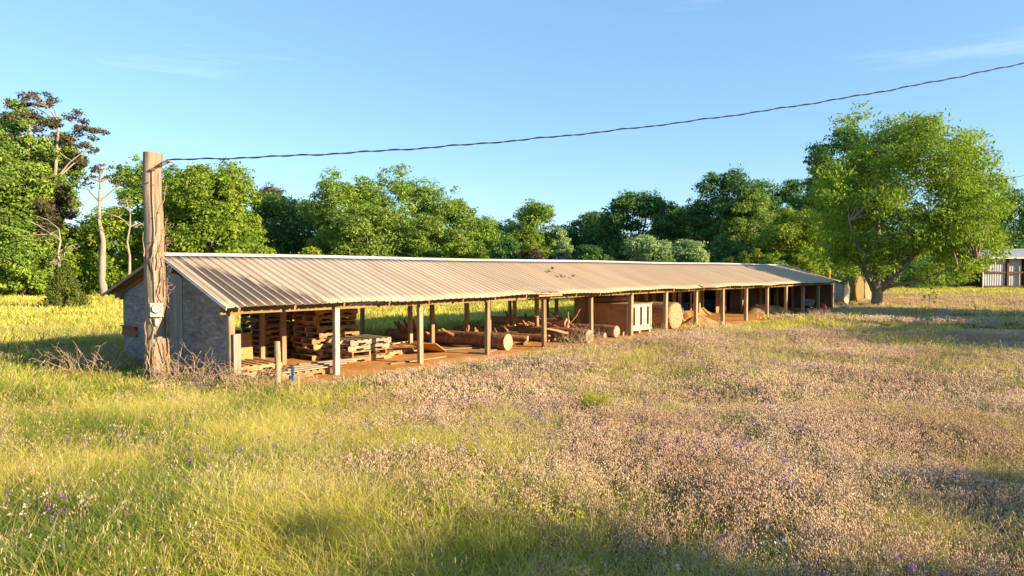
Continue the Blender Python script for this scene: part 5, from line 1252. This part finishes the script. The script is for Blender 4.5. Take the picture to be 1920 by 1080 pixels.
# rank grass, near and farther
x, y = field_pts(901, 3.6, 11, 50); t = tallness(x, y) * near_front(x, y); ok = outside(x, y) & keep(rng, x, t ** .8); x, y = x[ok], y[ok]
scatter('tall_grass', 'rank yellow-green grass with straw seed heads, near left meadow', 'grass', tall_n, x, y, (.55 + .6 * fbm(x * .5, y * .5, 41)) * np.clip(near_front(x, y) + .15, .4, 1), 902, pick=fbm(x * .55, y * .55, 43) * 1.9 - .42)
x, y = field_pts(903, 11, 24, 24); t = tallness(x, y) * near_front(x, y); ok = outside(x, y) & keep(rng, x, t ** .8); x, y = x[ok], y[ok]
scatter('tall_grass', 'rank yellow-green grass round the pole and end wall', 'grass', tall_f, x, y, (.6 + .6 * fbm(x * .4, y * .4, 42)) * np.clip(near_front(x, y) + .1, .35, 1) * np.where(shed_uw(x, y)[0] < -.4, np.where(np.abs(shed_uw(x, y)[0] + 1.5) < 1.4, .72, 1.2), 1), 904, pick=fbm(x * .45, y * .45, 44) * 1.9 - .42)
# deep green undergrowth
x, y = field_pts(905, 3.6, 14, 26); pz = np.clip(2.2 * (fbm(x * .6, y * .6, 51) - .46), .04, 1) * (0.35 + .65 * np.maximum(tallness(x, y), np.clip((7.2 - y) / 1.6, 0, 1))); ok = outside(x, y, -.25) & keep(rng, x, pz); x, y = x[ok], y[ok]
scatter('green_undergrowth', 'short deep green grass between the taller stems', 'grass', deep_n, x, y, .6 + .6 * rng.uniform(0, 1, len(x)), 906)
# clover field in three sizes
x, y = field_pts(907, 3.6, 11.5, 70); t = 1 - .93 * tallness(x, y); ok = outside(x, y, -.5) & keep(rng, x, t * (.6 + .8 * fbm(x * .9, y * .9, 61))); x, y = x[ok], y[ok]
scatter('clover_meadow', 'pinkish tan clover heads of the near meadow', 'clover', clov_n, x, y, (.6 + .7 * fbm(x * .8, y * .8, 62)), 908, pick=fbm(x * .5, y * .5, 67) * 1.9 - .35)
x, y = field_pts(909, 11.5, 24, 34); t = 1 - .93 * tallness(x, y); u_, w_ = shed_uw(x, y); ok = outside(x, y, -.6) & (w_ < 0) & keep(rng, x, t * (.5 + .8 * fbm(x * .5, y * .5, 63)) * np.clip(near_front(x, y) + .2, 0, 1)); x, y = x[ok], y[ok]
scatter('clover_meadow', 'pinkish tan clover heads in front of the shed', 'clover', clov_f, x, y, (.7 + .45 * fbm(x * .4, y * .4, 64)) * np.clip(near_front(x, y) + .35, .5, 1), 910, pick=fbm(x * .35, y * .35, 68) * 1.9 - .35)
x, y = field_pts(911, 24, 62, 7); u_, w_ = shed_uw(x, y); ok = outside(x, y) & ((w_ < 0) | (u_ > 38)) & keep(rng, x, np.clip(.55 + 1.2 * (fbm(x * .15, y * .15, 65) - .35), .1, 1)); x, y = x[ok], y[ok]
scatter('clover_meadow', 'tan clover and dry grass of the far right field', 'clover', clov_x, x, y, (.6 + .4 * fbm(x * .3, y * .3, 66)) * bare(x, y), 912)
# green patches through the clover and beyond the shed
x, y = field_pts(913, 12, 42, 9); u_, w_ = shed_uw(x, y); ok = outside(x, y, -.3) & keep(rng, x, np.maximum(np.clip(3 * (fbm(x * .25, y * .25, 71) - .50), .05, 1) * .8, np.where((u_ > 8) & (u_ < 39) & (w_ > -3.2) & (w_ < 0), .8, 0))); x, y = x[ok], y[ok]
scatter('short_grass', 'green grass patches among the clover and behind the shed', 'grass', short_f, x, y, (.6 + .6 * fbm(x * .3, y * .3, 72)) * np.clip(near_front(x, y) + .25, .4, 1), 914)
x, y = field_pts(915, 24, 95, 3.4); u_, w_ = shed_uw(x, y); right = (u_ > 38) | (w_ < 0); ok = outside(x, y) & keep(rng, x, np.where(right & (y < 46), .16 + .7 * (fbm(x * .12, y * .12, 73) - .35), np.where(right, .5, 1))); x, y = x[ok], y[ok]
scatter('short_grass', 'sunlit yellow-green grass of the far field up to the wood', 'grass', short_x, x, y, (.6 + .6 * fbm(x * .2, y * .2, 74)) * bare(x, y), 916)
x, y = field_pts(917, 12, 34, 7); u_, w_ = shed_uw(x, y); ok = (w_ > 6.4) & outside(x, y) | ((u_ < -.3) & (w_ > -2)); x, y = x[ok], y[ok]
scatter('short_grass', 'meadow grass behind and left of the shed', 'grass', short_f, x, y, .8 + .6 * fbm(x * .2, y * .2, 75), 918)
# dry stalks standing above the clover
dry_n = [grass_proto(s_, 14, .15, .24, .50, .0032, [M['g_straw'], M['g_straw']], 5, .035, .0035, straw=8, lean=.5, curve=.5) for s_ in (41, 42)]
dry_f = [grass_proto(s_, 16, .24, .24, .46, .0075, [M['g_straw'], M['g_straw']], 5, .05, .007, straw=8, lean=.5, curve=.5) for s_ in (43, 44)]
for (d0, d1, dn, pr, sd_, lab) in ((3.6, 11.5, 14, dry_n, 931, 'thin straw stalks standing above the near clover'), (11.5, 26, 8, dry_f, 933, 'thin straw stalks standing above the clover in front of the shed')):
    x, y = field_pts(sd_, d0, d1, dn); ok = outside(x, y, -.7) & keep(rng, x, np.clip(.25 + 2 * (fbm(x * .5, y * .5, 93) - .4), .08, 1)); x, y = x[ok], y[ok]
    scatter('dry_stalks', lab, 'dry grass', pr, x, y, (.7 + .5 * rng.uniform(0, 1, len(x))) * np.clip(near_front(x, y) + .2, .4, 1), sd_ + 1)
# flowers
x, y = field_pts(919, 3.6, 20, 9); pz = np.clip(4 * (fbm(x * .45, y * .45, 81) - .50), .08, 1) * np.where(x > 2.5, 1.3, .9); ok = outside(x, y, -1) & (x > -6) & keep(rng, x, pz * .8); x, y = x[ok], y[ok]
scatter('purple_wildflowers', 'small purple wildflowers dotted through the meadow', 'wildflower', purp, x, y, .8 + .4 * rng.uniform(0, 1, len(x)), 920)
x, y = field_pts(921, 3.8, 9, 3); ok = keep(rng, x, .3); x, y = x[ok], y[ok]
scatter('seed_fluff', 'pale seed fluff on thin stems in the near meadow', 'wildflower', fluff, x, y, .8 + .4 * rng.uniform(0, 1, len(x)), 922)
x, y = field_pts(923, 4, 16, 5); ok = outside(x, y, -.6) & keep(rng, x, np.clip(4 * (fbm(x * .8, y * .8, 91) - .58), 0, 1)); x, y = x[ok], y[ok]
scatter('leafy_weeds', 'bright yellow-green leafy weeds in small clumps', 'weed', lime, x, y, .8 + .5 * rng.uniform(0, 1, len(x)), 924)

# ------------------------------------------------------------------ brambles and dry stalks
def bramble(x, y, rx, h, n, label, seed, mat='bramble', r=0.009, group='dry brambles'):
    random.seed(seed); g = float(gz(x, y)); b = MB()
    for k in range(n):
        a = random.uniform(0, 6.283); q = random.uniform(0, rx * .5); p = Vector((q * math.cos(a), q * math.sin(a), 0)); P = [p]
        d_ = Vector((math.cos(a) * random.uniform(.2, 1), math.sin(a) * random.uniform(.2, 1), random.uniform(.7, 1.6))).normalized(); st = h / 4
        for i in range(6):
            P.append(P[-1] + d_ * st * random.uniform(.5, 1.1)); d_ = (d_ + Vector((random.uniform(-.4, .4), random.uniform(-.4, .4), random.uniform(-.55, .1)))).normalized()
        b.tube(P, [r * (1 - .13 * i) for i in range(7)], 4, caps=False)
        for i in (3, 4, 5):
            e = P[i] + Vector((random.uniform(-.15, .15), random.uniform(-.15, .15), random.uniform(-.02, .2))) * (h * 1.2); b.tube([P[i], P[i].lerp(e, .5) + Vector((0, 0, .02)), e], [r * .6, r * .45, r * .3], 3, caps=False)
    return tag(b.build('dry_bramble', M[mat], None, (x, y, g)), label, 'bramble', group)
q = S(-1.6, 3.6); bramble(q.x, q.y, 1.2, .8, 50, 'wide grey-brown bramble tangle left of the utility pole', 1)
q = S(-1.3, 5.2); bramble(q.x, q.y, 1.0, .8, 45, 'bramble tangle by the rear corner of the end wall', 2)
q = S(-.55, .75); bramble(q.x, q.y, .7, .8, 60, 'bramble tangle between the utility pole and the near corner post', 3)
q = at(480, 752); bramble(q.x, q.y, .7, .65, 70, 'tan bramble mat in front of the grey stub post', 4)
q = at(440, 735); bramble(q.x - .1, q.y - .4, .5, .6, 50, 'tan bramble below the arching black hose', 5)
q = at(1090, 660); bramble(q.x, q.y, 1.0, .7, 60, 'dry leafless weeds hiding the log ends at the sixth post', 6, r=.009)
q = at(1235, 640); bramble(q.x, q.y, .8, .6, 36, 'dry leafless weeds in front of the round bale', 7, r=.009)
q = at(1555, 600); bramble(q.x, q.y, 1.5, .6, 40, 'dry weeds round the wheelbarrow at the far end', 8, r=.014)
q = at(520, 900); bramble(q.x, q.y, .6, .3, 30, 'flattened tan stalks in the near left meadow', 9, r=.004)
q = at(560, 1010); bramble(q.x, q.y, .28, .5, 14, 'dead branching stalk at the bottom, left of centre', 10, r=.004)
q = at(1375, 1010); bramble(q.x, q.y, .35, .6, 14, 'dark bare stalks at the bottom, right of centre', 11, 'trunk', r=.003)
q = S(-1.9, 6.4); bramble(q.x, q.y, .5, 1.0, 16, 'dark bare bush left of the end wall', 12, 'trunk', r=.010)
b = MB(); q = S(-1.0, 3.9); e = Vector((.95, .1, 1.55)); b.tube([(0, 0, .1), e * .5 + Vector((.03, 0, .05)), e], [.014, .010, .005], 5); tag(b.build('leaning_stick', M['bramble'], None, q), 'thin dry stick leaning up beside the utility pole', 'stick')

# lone weed tuft in the tan field
rng = np.random.default_rng(97); q = at(1117, 788); parts = []
v, f, tips, _ = blades(rng, 420, .13, .30, .60, .010, .28, .3); parts.append((v, f, 0))
v, f, tips, _ = blades(rng, 420, .15, .24, .52, .012, .35, .35); parts.append((v, f, 1))
v, f = spindles(rng, tips, .03, .006, .4); parts.append((v, f, 0))
o = link('weed_clump', cat_mesh('weed_clump', parts, [M['g_green'], M['leaf_yellow']]), None, (q.x, q.y, float(gz(q.x, q.y)))); tag(o, 'lone pale yellow-green weed tuft in the tan field right of centre', 'weed')
